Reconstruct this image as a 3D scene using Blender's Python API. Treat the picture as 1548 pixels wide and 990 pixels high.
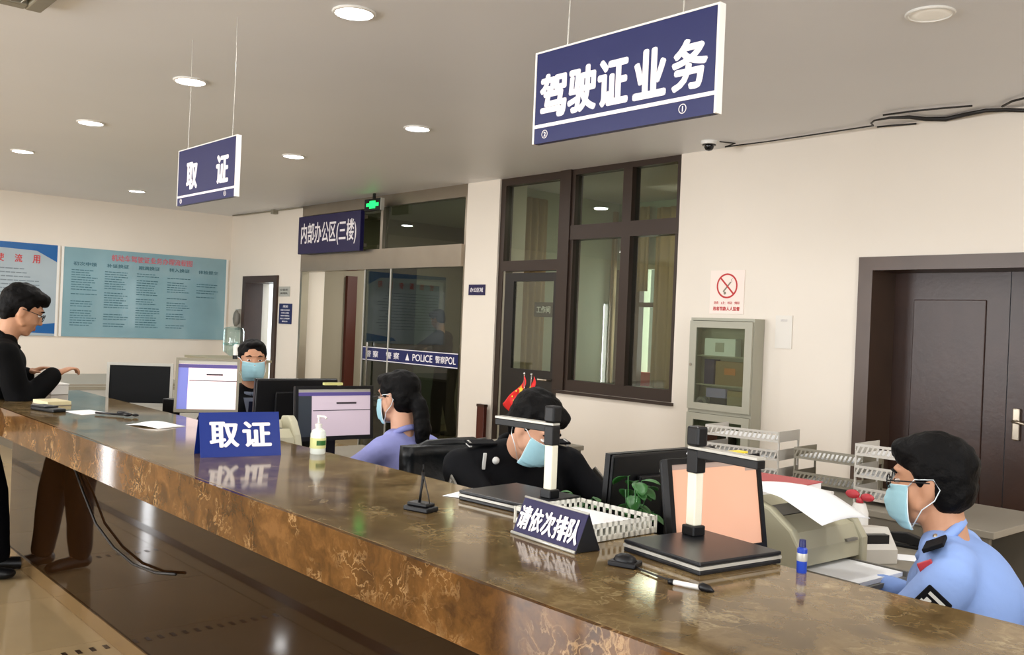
import bpy, bmesh, math, random
from mathutils import Vector, Matrix, noise
for o in list(bpy.data.objects): bpy.data.objects.remove(o)
S = bpy.context.scene
COL = S.collection
R = math.radians
random.seed(7)

# ------------------------------------------------------------------ camera
W_, H_, F_ = 1548.0, 990.0, 1423.05
YAW, PITCH, ROLL = 0.84973, -0.00082, 0.041758
CAMZ = 1.5
def cam_axes():
    cy, sy, cp, sp = math.cos(YAW), math.sin(YAW), math.cos(PITCH), math.sin(PITCH)
    f = Vector((-sy*cp, cy*cp, sp)); r = Vector((cy, sy, 0)); u = r.cross(f)
    c, s = math.cos(ROLL), math.sin(ROLL)
    return c*r + s*u, -s*r + c*u, f
cr, cu, cf = cam_axes()
cd = bpy.data.cameras.new('camera'); cam = bpy.data.objects.new('camera', cd); COL.objects.link(cam)
cam.matrix_world = Matrix(((cr.x, cu.x, -cf.x, 0), (cr.y, cu.y, -cf.y, 0), (cr.z, cu.z, -cf.z, CAMZ), (0, 0, 0, 1)))
cd.sensor_width = 36; cd.lens = F_/W_*36; cd.clip_start = .05
S.camera = cam
def at(x, y, axis, val):
    d = cf + cr*((x-774)/F_) - cu*((y-495)/F_); o = Vector((0, 0, CAMZ))
    return o + d*((val-o[axis])/d[axis])
# ------------------------------------------------------------------ light, exposure
S.view_settings.view_transform = 'Standard'; S.view_settings.look = 'None'
S.view_settings.exposure = -0.08; S.view_settings.gamma = 1
S.view_settings.use_curve_mapping = False
w = bpy.data.worlds.new('world'); S.world = w; w.use_nodes = True
w.node_tree.nodes['Background'].inputs[0].default_value = (.80, .90, 1, 1)
w.node_tree.nodes['Background'].inputs[1].default_value = 2.2
S.cycles.max_bounces = 8; S.cycles.caustics_reflective = False; S.cycles.caustics_refractive = False
S.cycles.transparent_max_bounces = 12

def lin(c):
    if isinstance(c, str):
        c = [int(c[i:i+2], 16)/255 for i in (0, 2, 4)]
    return tuple((v/12.92 if v <= .04045 else ((v+.055)/1.055)**2.4) for v in c)
def area_light(name, loc, rot, sx, sy, power, color=(1, 1, 1), shape='RECTANGLE', spread=180):
    l = bpy.data.lights.new(name, 'AREA'); l.shape = shape; l.size = sx
    if shape in ('RECTANGLE', 'ELLIPSE'): l.size_y = sy
    l.energy = power; l.color = color; l.spread = R(spread)
    o = bpy.data.objects.new(name, l); COL.objects.link(o); o.location = loc; o.rotation_euler = rot
    return o
# daylight entering through the windows of the street side (behind the camera) and the right end wall
DAY = (.97, .98, 1.0)
STREET_WINDOWS = [(-8.4, -6.0), (-4.8, -2.8), (-1.6, .4), (1.4, 3.0)]
for i, (a, b) in enumerate(STREET_WINDOWS):
    area_light('street_window_daylight', ((a+b)/2, -5.12, 1.65), (R(90), 0, 0), b-a-.1, 1.7, (330, 150, 100, 80)[i], DAY)
area_light('end_window_daylight', (4.12, .2, 1.6), (0, R(90), 0), 1.9, 2.9, 170, DAY)
area_light('office_daylight', (-7.45, 8.6, 1.6), (R(-90), 0, 0), 1.7, 1.4, 40, (1, .97, .93))
area_light('side_door_daylight', (-13.30, -1.99, 1.1), (0, R(-90), 0), 2.0, .16, 18, DAY)
area_light('office_lamp', (-5.8, 7.1, 2.9), (0, 0, 0), .4, .4, 14, (1, .93, .8))
area_light('corridor_lamp', (-9.4, 7.6, 2.9), (0, 0, 0), .4, .4, 60, (1, .95, .85))
area_light('annex_daylight', (-13.05, 9.1, 1.6), (R(-90), 0, 0), .9, 2.0, 120, (.97, .99, 1))

# ------------------------------------------------------------------ materials
def mat(name, color, rough=.5, metal=0, spec=.5, emit=None, es=1, bump=0, bscale=60, var=0, coat=0, alpha=1, ior=1.5, vscale=3):
    m = bpy.data.materials.new(name); m.use_nodes = True; nt = m.node_tree; b = nt.nodes['Principled BSDF']
    c = lin(color); b.inputs['Base Color'].default_value = (*c, 1)
    b.inputs['Roughness'].default_value = rough; b.inputs['Metallic'].default_value = metal
    b.inputs['Specular IOR Level'].default_value = spec; b.inputs['Coat Weight'].default_value = coat
    b.inputs['IOR'].default_value = ior; b.inputs['Alpha'].default_value = alpha
    if emit:
        b.inputs['Emission Color'].default_value = (*lin(emit), 1); b.inputs['Emission Strength'].default_value = es
    if bump or var:
        tc = nt.nodes.new('ShaderNodeTexCoord')
        n = nt.nodes.new('ShaderNodeTexNoise'); n.inputs['Scale'].default_value = bscale; n.inputs['Detail'].default_value = 4
        nt.links.new(tc.outputs['Object'], n.inputs['Vector'])
        if bump:
            bp = nt.nodes.new('ShaderNodeBump'); bp.inputs['Strength'].default_value = bump; bp.inputs['Distance'].default_value = .01
            nt.links.new(n.outputs['Fac'], bp.inputs['Height']); nt.links.new(bp.outputs[0], b.inputs['Normal'])
        if var:
            n2 = nt.nodes.new('ShaderNodeTexNoise'); n2.inputs['Scale'].default_value = vscale; n2.inputs['Detail'].default_value = 3
            nt.links.new(tc.outputs['Object'], n2.inputs['Vector'])
            rp = nt.nodes.new('ShaderNodeValToRGB'); rp.color_ramp.elements[0].position = .3; rp.color_ramp.elements[1].position = .7
            rp.color_ramp.elements[0].color = (*[v*(1-var) for v in c], 1); rp.color_ramp.elements[1].color = (*[min(1, v*(1+var)) for v in c], 1)
            nt.links.new(n2.outputs['Fac'], rp.inputs[0]); nt.links.new(rp.outputs[0], b.inputs['Base Color'])
    return m
def glass_mat(name, tint, clear=.9, rough=0.0, ior=1.5, refl=1.0):
    m = bpy.data.materials.new(name); m.use_nodes = True; nt = m.node_tree; nt.nodes.clear()
    out = nt.nodes.new('ShaderNodeOutputMaterial'); mix = nt.nodes.new('ShaderNodeMixShader')
    tr = nt.nodes.new('ShaderNodeBsdfTransparent'); gl = nt.nodes.new('ShaderNodeBsdfGlossy'); fr = nt.nodes.new('ShaderNodeLayerWeight')
    pw = nt.nodes.new('ShaderNodeMath'); pw.operation = 'POWER'; pw.inputs[1].default_value = 4.5
    ml = nt.nodes.new('ShaderNodeMath'); ml.operation = 'MULTIPLY_ADD'; f0 = 1.8*((ior-1)/(ior+1))**2; ml.inputs[1].default_value = 1-f0; ml.inputs[2].default_value = f0
    nt.links.new(fr.outputs['Facing'], pw.inputs[0]); nt.links.new(pw.outputs[0], ml.inputs[0])
    tr.inputs[0].default_value = (*lin(tint), 1); gl.inputs['Roughness'].default_value = rough; gl.inputs[0].default_value = (refl, refl, refl, 1)
    nt.links.new(ml.outputs[0], mix.inputs[0]); nt.links.new(tr.outputs[0], mix.inputs[1]); nt.links.new(gl.outputs[0], mix.inputs[2])
    nt.links.new(mix.outputs[0], out.inputs[0])
    return m
def marble(name, stops, rough, scale=5.0, vein='b89868', veinw=.35, ior=1.5, stretch=(1, 1, 1)):
    m = bpy.data.materials.new(name); m.use_nodes = True; nt = m.node_tree; b = nt.nodes['Principled BSDF']
    L = nt.links.new
    tc = nt.nodes.new('ShaderNodeTexCoord'); mp = nt.nodes.new('ShaderNodeMapping'); mp.inputs['Scale'].default_value = stretch
    L(tc.outputs['Object'], mp.inputs['Vector']); OUT = mp.outputs[0]
    dn = nt.nodes.new('ShaderNodeTexNoise'); dn.inputs['Scale'].default_value = scale*1.4; dn.inputs['Detail'].default_value = 6
    L(OUT, dn.inputs['Vector'])
    mx = nt.nodes.new('ShaderNodeMixRGB'); mx.blend_type = 'ADD'; mx.inputs[0].default_value = .30
    L(OUT, mx.inputs[1]); L(dn.outputs['Color'], mx.inputs[2])
    n1 = nt.nodes.new('ShaderNodeTexNoise'); n1.inputs['Scale'].default_value = scale*1.6; n1.inputs['Detail'].default_value = 9; n1.inputs['Roughness'].default_value = .62
    L(mx.outputs[0], n1.inputs['Vector'])
    rp = nt.nodes.new('ShaderNodeValToRGB'); cr_ = rp.color_ramp
    cr_.elements[0].position = .34; cr_.elements[0].color = (*lin(stops[0]), 1); cr_.elements[1].position = .68; cr_.elements[1].color = (*lin(stops[-1]), 1)
    for i, s in enumerate(stops[1:-1]):
        e = cr_.elements.new(.34+.34*(i+1)/(len(stops)-1)); e.color = (*lin(s), 1)
    L(n1.outputs['Fac'], rp.inputs[0])
    # broken light veins: thin ridges of a second warped noise, masked into patches
    n4 = nt.nodes.new('ShaderNodeTexNoise'); n4.inputs['Scale'].default_value = scale*2.6; n4.inputs['Detail'].default_value = 5; n4.inputs['Distortion'].default_value = .8
    L(mx.outputs[0], n4.inputs['Vector'])
    sb = nt.nodes.new('ShaderNodeMath'); sb.operation = 'SUBTRACT'; sb.inputs[1].default_value = .5; L(n4.outputs['Fac'], sb.inputs[0])
    ab = nt.nodes.new('ShaderNodeMath'); ab.operation = 'ABSOLUTE'; L(sb.outputs[0], ab.inputs[0])
    vr = nt.nodes.new('ShaderNodeValToRGB'); vr.color_ramp.elements[0].color = (1, 1, 1, 1); vr.color_ramp.elements[1].color = (0, 0, 0, 1); vr.color_ramp.elements[1].position = .035
    L(ab.outputs[0], vr.inputs[0])
    n3 = nt.nodes.new('ShaderNodeTexNoise'); n3.inputs['Scale'].default_value = scale*1.3; n3.inputs['Detail'].default_value = 3
    L(OUT, n3.inputs['Vector'])
    r3 = nt.nodes.new('ShaderNodeValToRGB'); r3.color_ramp.elements[0].position = .47; r3.color_ramp.elements[1].position = .66
    L(n3.outputs['Fac'], r3.inputs[0])
    mu = nt.nodes.new('ShaderNodeMath'); mu.operation = 'MULTIPLY'; L(vr.outputs[0], mu.inputs[0]); L(r3.outputs[0], mu.inputs[1])
    mu2 = nt.nodes.new('ShaderNodeMath'); mu2.operation = 'MULTIPLY'; mu2.inputs[1].default_value = veinw; L(mu.outputs[0], mu2.inputs[0])
    m2 = nt.nodes.new('ShaderNodeMixRGB'); L(mu2.outputs[0], m2.inputs[0]); L(rp.outputs[0], m2.inputs[1]); m2.inputs[2].default_value = (*lin(vein), 1)
    L(m2.outputs[0], b.inputs['Base Color']); b.inputs['Roughness'].default_value = rough; b.inputs['IOR'].default_value = ior
    return m
M = {}
M['wall'] = mat('wall_paint', 'e6ddd0', .6, var=.02, vscale=1.2)
M['ceil'] = mat('ceiling_paint', 'e8e9ec', .45, var=.02, vscale=.8)
M['floor'] = mat('floor_tile_stone', 'a48e6a', .09, var=.08, vscale=2)
M['grout'] = mat('grout', '7a6a50', .6)
M['darkstone'] = mat('dark_stone_strip', '3a2c20', .2)
M['top'] = marble('counter_marble', ['54432a', '685435', '776240', '907a55'], .09, 4.5, 'b8a57c', .5, 1.42)
M['face'] = marble('counter_edge_marble', ['3d2610', '523517', '61411e', '734f2a'], .045, 5.5, 'c09c6c', .6, 1.33)
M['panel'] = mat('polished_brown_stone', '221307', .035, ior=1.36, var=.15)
M['skirt'] = mat('brown_skirting_stone', '6d5638', .1)
M['wood'] = mat('dark_walnut', '38231a', .38, bump=.1, bscale=30, var=.18, vscale=4)
M['woodframe'] = mat('walnut_frame', '4c3a2e', .35, var=.12)
M['brownalu'] = mat('bronze_aluminium', '33261e', .4, metal=.2)
M['redwood'] = mat('reddish_wood', '4a1d12', .4)
M['steel'] = mat('brushed_steel', 'a09688', .28, metal=.85, var=.06)
M['glass'] = glass_mat('window_glass', 'dfe6dc', ior=1.5)
M['tint'] = glass_mat('tinted_glass', 'a4aa9c', ior=1.33)
M['clear'] = glass_mat('clear_plastic', 'dcebea', ior=1.4)
M['navy'] = mat('navy_board', '161d55', .35, spec=.35)
M['blue'] = mat('royal_blue_board', '0f2c80', .35, spec=.3)
M['purple'] = mat('dark_indigo_board', '1c1646', .35, spec=.35)
M['white'] = mat('white_plastic', 'e8e6e0', .4)
M['lett'] = mat('white_lettering', 'f3eef0', .5)
M['paper'] = mat('white_paper', 'f4f5f6', .7)
M['black'] = mat('black_plastic', '0e0e10', .4, spec=.3)
M['blackgloss'] = mat('black_gloss', '0c0d10', .12)
M['board'] = mat('black_board', '1b1c1f', .3, spec=.35)
M['leather'] = mat('black_leather', '0a0e11', .36, spec=.35, bump=.25, bscale=25)
M['chrome'] = mat('chrome', 'c8c8c8', .15, metal=1)
M['silver'] = mat('silver_plastic', 'b9b7ae', .35, metal=.2)
M['beige'] = mat('beige_plastic', 'b3ae94', .45)
M['beige2'] = mat('dark_beige_plastic', '8f8a72', .5)
M['greypl'] = mat('grey_plastic', '77746c', .5)
M['cab'] = mat('grey_steel_cabinet', 'a9a797', .4)
M['desk'] = mat('desk_top', '8f887a', .35)
M['deskpanel'] = mat('desk_side', '6e675a', .5)
M['tray'] = mat('pale_grey_metal', 'c3beb4', .4)
M['traydk'] = mat('grey_metal', '86806f', .4)
M['red'] = mat('red_plastic', 'b3303a', .4)
M['flag'] = mat('red_flag_cloth', 'e3201c', .6)
M['yellow'] = mat('yellow', 'e8cf3a', .5)
M['green'] = mat('leaf_green', '2f6a2c', .45, var=.3, vscale=20)
M['pot'] = mat('pot_ceramic', '3b4a44', .4)
M['purplepl'] = mat('violet_plastic', '5a48b0', .4)
M['bluebottle'] = mat('blue_bottle', '1c3fa8', .3)
M['curtain'] = mat('beige_curtain', 'a28a63', .8, bump=.1, bscale=40)
M['officewall'] = mat('office_wall', 'aeb8a4', .7)
M['corrwall'] = mat('corridor_wall', '9a9280', .7)
M['annex'] = mat('annex_wall', 'eef4f6', .7)
M['poster'] = mat('teal_poster', '86a9b3', .12, var=.08, vscale=1.5, coat=.5)
M['poster2'] = mat('pale_poster', 'a6b4bc', .15, var=.08, vscale=1.5, coat=.4)
M['posterblue'] = mat('poster_blue', '1f5fa0', .2)
M['postertext'] = mat('poster_small_text', '47707c', .4)
M['postertext2'] = mat('poster_grey_text', '75828a', .4)
M['postertitle'] = mat('poster_title_red', 'c4616c', .4)
M['cord'] = mat('black_cord', '16120f', .5)
M['brass'] = mat('satin_nickel', 'b0a594', .3, metal=.9)
M['mask'] = mat('mask_blue', '9cc9d4', .75, bump=.1, bscale=80)
M['maskw'] = mat('mask_white', 'e9f1f3', .7)
M['skin'] = mat('skin', 'bd8b6b', .55, var=.06, vscale=8)
M['skin2'] = mat('skin_fair', 'cf9d80', .55, var=.06, vscale=8)
M['hair'] = mat('black_hair', '060505', .6, spec=.12, bump=.35, bscale=70)
M['eyew'] = mat('eye_white', 'e6e0da', .3)
M['iris'] = mat('dark_iris', '1a100c', .2)
M['lip'] = mat('lips', 'a8604f', .5)
M['shirt'] = mat('light_blue_shirt', '86a3dc', .75, bump=1, bscale=7, var=.05, vscale=6)
M['shirtlav'] = mat('lavender_blue_shirt', '8e93cf', .75, bump=1, bscale=7, var=.05, vscale=6)
M['uniform'] = mat('black_uniform', '07080c', .8, spec=.15, bump=.4, bscale=8)
M['jacket'] = mat('black_jacket', '060607', .85, spec=.12, bump=.4, bscale=8)
M['navycloth'] = mat('navy_cloth', '0b1026', .8, spec=.15, bump=.3, bscale=10)
M['greycloth'] = mat('grey_shirt', '6b7486', .7)
M['trouser'] = mat('dark_trousers', '08090e', .8, spec=.15, bump=.3, bscale=9)
M['badge'] = mat('white_badge', 'c9c9c4', .4)
M['greenlit'] = mat('green_lit', '0a3a1e', .5, emit='18f06a', es=2.2)
M['lamp'] = mat('lamp_diffuser', 'ffffff', .5, emit='f6f8ff', es=22)
M['lampoff'] = mat('lamp_dim', 'ddd8d0', .5, emit='fff4e0', es=.25)
M['scr_white'] = mat('screen_white', 'f0dfe0', .5, emit='f6d8dc', es=.55)
M['scr_grey'] = mat('screen_greypink', 'b8a8b0', .5, emit='c4b4c0', es=.55)
M['scr_side'] = mat('screen_blue_side', '6a6fb0', .5, emit='6f76c0', es=.6)
M['scr_bar'] = mat('screen_bar', '4a3f78', .5, emit='4a3f78', es=.5)
M['scr_dark'] = mat('screen_slate', '2a3138', .4, emit='262c34', es=.3)
M['scr_text'] = mat('screen_text', '3a3038', .5)
M['scr_peach'] = mat('screen_peach', 'c99a80', .3, emit='d8a184', es=.55)
M['scr_peach2'] = mat('screen_peach_bar', '9a8478', .3, emit='96857c', es=.45)
M['scr_off'] = mat('screen_off', '0d0f11', .5, spec=.2)
M['pink'] = mat('nosmoking_paper', 'f3e3d9', .5)
M['signred'] = mat('sign_red', 'c02a2a', .5)
M['sky'] = mat('bright_outside', 'ffffff', .5, emit='fff6ec', es=3.5)

# ------------------------------------------------------------------ geometry helpers
class MB:
    def __init__(s): s.bm = bmesh.new(); s.k = 0
    def _m(s, geom, mi):
        if mi:
            for f in {f for v in geom for f in v.link_faces}: f.material_index = mi
    def box(s, x0, x1, y0, y1, z0, z1, mi=0, mtx=None):
        s.k += 1; e = .00012*(s.k % 7) if min(abs(x1-x0), abs(y1-y0), abs(z1-z0)) > .004 else 0   # keeps overlapping faces of one frame from coinciding
        m = Matrix.Translation(((x0+x1)/2, (y0+y1)/2, (z0+z1)/2)) @ Matrix.Diagonal((abs(x1-x0)+e, abs(y1-y0)+e, abs(z1-z0)+e, 1))
        if mtx: m = mtx @ m
        g = bmesh.ops.create_cube(s.bm, size=1, matrix=m)['verts']; s._m(g, mi); return s
    def cyl(s, p0, p1, r0, r1=None, seg=16, mi=0, caps=True):
        p0, p1 = Vector(p0), Vector(p1); r1 = r0 if r1 is None else r1; d = p1-p0; L = d.length
        q = d.to_track_quat('Z', 'Y').to_matrix().to_4x4() if L > 1e-9 else Matrix()
        g = bmesh.ops.create_cone(s.bm, cap_ends=caps, segments=seg, radius1=r0, radius2=r1, depth=L, matrix=Matrix.Translation((p0+p1)/2) @ q)['verts']
        s._m(g, mi); return s
    def ell(s, c, r, rot=None, sub=2, mi=0):
        if not hasattr(r, '__len__'): r = (r, r, r)
        m = Matrix.Translation(c) @ (rot.to_4x4() if rot else Matrix()) @ Matrix.Diagonal((*r, 1))
        g = bmesh.ops.create_icosphere(s.bm, subdivisions=sub, radius=1, matrix=m)['verts']; s._m(g, mi); return s
    def cap(s, p0, p1, r0, r1=None, seg=16):
        r1 = r0 if r1 is None else r1
        s.cyl(p0, p1, r0, r1, seg); s.ell(p0, r0); s.ell(p1, r1); return s
    def tube(s, pts, r, seg=8, mi=0):
        pts = [Vector(p) for p in pts]; rings = []
        up = Vector((0, 0, 1))
        for i, p in enumerate(pts):
            t = (pts[min(i+1, len(pts)-1)] - pts[max(i-1, 0)]).normalized()
            a = t.cross(up if abs(t.z) < .95 else Vector((1, 0, 0))).normalized(); b = t.cross(a)
            rr = r[i] if hasattr(r, '__len__') else r
            rings.append([s.bm.verts.new(p + (a*math.cos(2*math.pi*k/seg) + b*math.sin(2*math.pi*k/seg))*rr) for k in range(seg)])
        fs = []
        for A, B in zip(rings, rings[1:]):
            for k in range(seg): fs.append(s.bm.faces.new((A[k], A[(k+1) % seg], B[(k+1) % seg], B[k])))
        fs.append(s.bm.faces.new(rings[0][::-1])); fs.append(s.bm.faces.new(rings[-1]))
        for f in fs: f.material_index = mi
        return s
    def lathe(s, prof, c=(0, 0, 0), seg=24, mi=0):
        rings = []; c = Vector(c)
        for r, z in prof: rings.append([s.bm.verts.new(c+Vector((max(r, 1e-4)*math.cos(2*math.pi*k/seg), max(r, 1e-4)*math.sin(2*math.pi*k/seg), z))) for k in range(seg)])
        for A, B in zip(rings, rings[1:]):
            for k in range(seg):
                f = s.bm.faces.new((A[k], A[(k+1) % seg], B[(k+1) % seg], B[k])); f.material_index = mi
        for rg in (rings[0][::-1], rings[-1]): f = s.bm.faces.new(rg); f.material_index = mi
        return s
    def prism(s, poly, axis, a, b, mi=0):
        def P(p, t):
            return {0: (t, p[0], p[1]), 1: (p[0], t, p[1]), 2: (p[0], p[1], t)}[axis]
        A = [s.bm.verts.new(P(p, a)) for p in poly]; B = [s.bm.verts.new(P(p, b)) for p in poly]; n = len(poly)
        fs = [s.bm.faces.new(A), s.bm.faces.new(B[::-1])] + [s.bm.faces.new((A[i], A[(i+1) % n], B[(i+1) % n], B[i])) for i in range(n)]
        for f in fs: f.material_index = mi
        return s
    def grid(s, fn, nu, nv, thick=0, mi=0):
        V = [[s.bm.verts.new(fn(i/nu, j/nv)) for j in range(nv+1)] for i in range(nu+1)]
        fs = [s.bm.faces.new((V[i][j], V[i+1][j], V[i+1][j+1], V[i][j+1])) for i in range(nu) for j in range(nv)]
        for f in fs: f.material_index = mi
        if thick:
            s.bm.normal_update()
            bmesh.ops.solidify(s.bm, geom=fs, thickness=thick)
        return s
    def build(s, name, mats, parent=None, smooth=False, bevel=0, loc=None, rot=None, fix=True):
        if fix: bmesh.ops.recalc_face_normals(s.bm, faces=s.bm.faces)
        me = bpy.data.meshes.new(name); s.bm.to_mesh(me); s.bm.free()
        for m_ in (mats if isinstance(mats, (list, tuple)) else [mats]): me.materials.append(M[m_] if isinstance(m_, str) else m_)
        o = bpy.data.objects.new(name, me); COL.objects.link(o)
        if smooth: me.shade_smooth(); 
        if smooth == 'auto': me.set_sharp_from_angle(angle=R(35))
        if bevel:
            md = o.modifiers.new('bevel', 'BEVEL'); md.width = bevel; md.segments = 2; md.limit_method = 'ANGLE'; md.angle_limit = R(50)
        if parent: o.parent = parent
        if loc: o.location = loc
        if rot: o.rotation_euler = rot
        return o
def tag(o, label, cat, group=None, kind=None):
    if label: o['label'] = label
    if cat: o['category'] = cat
    if group: o['group'] = group
    if kind: o['kind'] = kind
    return o
def thing(name, label, cat, loc=(0, 0, 0), rz=0, group=None):
    o = bpy.data.objects.new(name, None); COL.objects.link(o); o.location = loc; o.rotation_euler = (0, 0, rz)
    o.empty_display_size = .1
    return tag(o, label, cat, group)
def struct(name, mb, m, parent=None, **k):
    o = mb.build(name, m, parent, **k); o['kind'] = 'structure'; return o
def dup(root, loc, rz=None, label=None):
    r = root.copy(); COL.objects.link(r); r.location = loc
    if rz is not None: r.rotation_euler = (0, 0, rz)
    if label: r['label'] = label
    for ch in list(root.children):
        c = ch.copy(); COL.objects.link(c); c.parent = r
        for g in ch.children:
            d = g.copy(); COL.objects.link(d); d.parent = c
    return r
def text(name, body, m, parent, w, h, loc, facing='-y', bold=.02, depth=.0015, tilt=0, spacing=1.0):
    """flat lettering fitted into w x h, centred at loc; local frame of parent"""
    c = bpy.data.curves.new(name, 'FONT'); c.body = body; c.offset = 0; c.resolution_u = 3; c.space_character = spacing
    t = bpy.data.objects.new(name, c); COL.objects.link(t)
    me = bpy.data.meshes.new_from_object(t.evaluated_get(bpy.context.evaluated_depsgraph_get()))
    bpy.data.objects.remove(t)
    xs = [v.co.x for v in me.vertices]; ys = [v.co.y for v in me.vertices]
    x0, x1, y0, y1 = min(xs), max(xs), min(ys), max(ys)
    sx = w/(x1-x0) if w else None; sy = h/(y1-y0) if h else sx; sx = sx or sy
    bm = bmesh.new(); bm.from_mesh(me); 
    for v in bm.verts: v.co = Vector(((v.co.x-(x0+x1)/2)*sx, (v.co.y-(y0+y1)/2)*sy, 0))
    if bold:      # thicken every stroke: shifted copies of the outline
        src = bm.faces[:]; b_ = bold*1.0
        for n__, (kx, ky) in enumerate(((1, 0), (-1, 0), (0, .7), (0, -.7), (.7, .5), (-.7, .5), (.7, -.5), (-.7, -.5))):
            g = bmesh.ops.duplicate(bm, geom=src)['geom']
            bmesh.ops.translate(bm, vec=(kx*b_*sx, ky*b_*sy, -.00006*(n__+1)), verts=[e for e in g if isinstance(e, bmesh.types.BMVert)])
    g = bmesh.ops.extrude_face_region(bm, geom=bm.faces[:])['geom']
    bmesh.ops.translate(bm, vec=(0, 0, depth), verts=[e for e in g if isinstance(e, bmesh.types.BMVert)])
    rot = Matrix.Rotation(R(90), 4, 'X')
    if facing == '+x': rot = Matrix.Rotation(R(90), 4, 'Z') @ rot
    if facing == 'up': rot = Matrix()
    if tilt: rot = (Matrix.Rotation(tilt, 4, 'X') @ rot) if facing == '-y' else (Matrix.Rotation(tilt, 4, 'Y') @ rot)
    bmesh.ops.transform(bm, matrix=Matrix.Translation(loc) @ rot, verts=bm.verts)
    bmesh.ops.recalc_face_normals(bm, faces=bm.faces)
    me2 = bpy.data.meshes.new(name); bm.to_mesh(me2); bm.free(); me2.materials.append(M[m] if isinstance(m, str) else m)
    o = bpy.data.objects.new(name, me2); COL.objects.link(o)
    if parent: o.parent = parent
    return o

# ------------------------------------------------------------------ room shell
CH = 2.95; XL, XR, YF, YB = -13.15, 4.0, -5.0, 6.0
YB2 = YB+.36
def wall_x(name, x0, x1, y0, y1, z0, z1, holes, m):   # wall running along X with rectangular holes (a,b,c,d)
    mb = MB(); cuts = sorted(holes)
    x = x0
    for a, b, c, d in cuts:
        if a > x: mb.box(x, a, y0, y1, z0, z1)
        if c > z0: mb.box(a, b, y0, y1, z0, c)
        if d < z1: mb.box(a, b, y0, y1, d, z1)
        x = b
    if x1 > x: mb.box(x, x1, y0, y1, z0, z1)
    return struct(name, mb, m)
wall_x('wall_back', XL-.2, XR+.2, YB, YB2, 0, CH, [(-12.60, -11.66, 0, 2.0), (-11.04, -7.60, 0, CH), (-7.09, -6.18, 0, CH), (-6.18, -4.84, .94, CH), (-3.19, -1.61, 0, 2.0)], 'wall')
wall_x('wall_front', XL-.2, XR+.2, YF-.2, YF, 0, CH, [(a, b, .8, 2.5) for a, b in STREET_WINDOWS], 'wall')
mb = MB(); mb.box(XL-.2, XL, YF, -2.09, 0, CH); mb.box(XL-.2, XL, -2.09, -1.89, 2.1, CH); mb.box(XL-.2, XL, -1.89, YB, 0, CH)
struct('wall_left', mb, 'wall')
mb = MB(); mb.box(XR, XR+.2, YF, -1.3, 0, CH).box(XR, XR+.2, 1.7, YB, 0, CH).box(XR, XR+.2, -1.3, 1.7, 2.55, CH).box(XR, XR+.2, -1.3, 1.7, 0, .6)
struct('wall_right', mb, 'wall')
struct('ceiling', MB().box(XL-.2, XR+.2, YF-.2, 10.4, CH, CH+.15), 'ceil')
floor = struct('floor', MB().box(XL-.2, XR+.2, YF-.2, 10.4, -.12, -.008), 'grout')
# floor tiles, 0.8 m
tm = None; nt_ = 0
T = .8
for i in range(22):
    for j in range(9):
        x = XL + T*(i+.5)-.05; y = 1.48 - T*(j+.5)
        if x > XR or y < YF: continue
        if tm is None:
            o = MB().box(-T/2+.0015, T/2-.0015, -T/2+.0015, T/2-.0015, -.008, 0).build('tile', 'floor', floor); tm = o.data
        else:
            o = bpy.data.objects.new('tile', tm); COL.objects.link(o); o.parent = floor
        o.location = (x, y, 0); nt_ += 1
struct('floor_staff_area', MB().box(XL, XR, 1.48, YB, -.008, -.0005), 'floor')
struct('trim_1', MB().box(XL, XR, .50, .58, .0003, .0022), 'darkstone')
# dotted floor lines in front of the counter
for X0, nm in ((-4.30, 'dotted waiting line of dark dashes on the floor, nearer the camera'), (-5.9, 'dotted waiting line of dark dashes on the floor beside the standing man')):
    t = thing('floor_dashes', nm, 'floor marking', (X0, 0, 0), 0)
    dm = None
    for k in range(14):
        y = 1.455 - k*.058
        if abs(y-.54) < .06: continue
        if dm is None: o = MB().box(-.026, .026, -.010, .010, .0003, .0018).build('dash', 'darkstone', t); dm = o.data
        else: o = bpy.data.objects.new('dash', dm); COL.objects.link(o); o.parent = t
        o.location = (0, y, 0)
# street-side windows (behind the camera) and end window, entrance strip in the left wall
def plain_window(name, axis, a, b, c0, z0, z1, n=2):
    mb = MB(); f = .05
    def bx(u0, u1, w0, w1):
        if axis == 'x': mb.box(u0, u1, c0-.05, c0+.05, w0, w1)
        else: mb.box(c0-.05, c0+.05, u0, u1, w0, w1)
    bx(a, a+f, z0, z1); bx(b-f, b, z0, z1); bx(a, b, z0, z0+f); bx(a, b, z1-f, z1)
    for k in range(1, n): x = a+(b-a)*k/n; bx(x-f/2, x+f/2, z0, z1)
    o = struct(name, mb, 'silver'); return o
for i, (a, b) in enumerate(STREET_WINDOWS): plain_window('window_%d' % (i+2), 'x', a, b, YF-.1, .8, 2.5)
plain_window('window_7', 'y', -1.3, 1.7, XR+.1, .6, 2.55, 3)
plain_window('window_8', 'y', -2.12, -1.86, XL-.1, .0, 2.1, 1)

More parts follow.
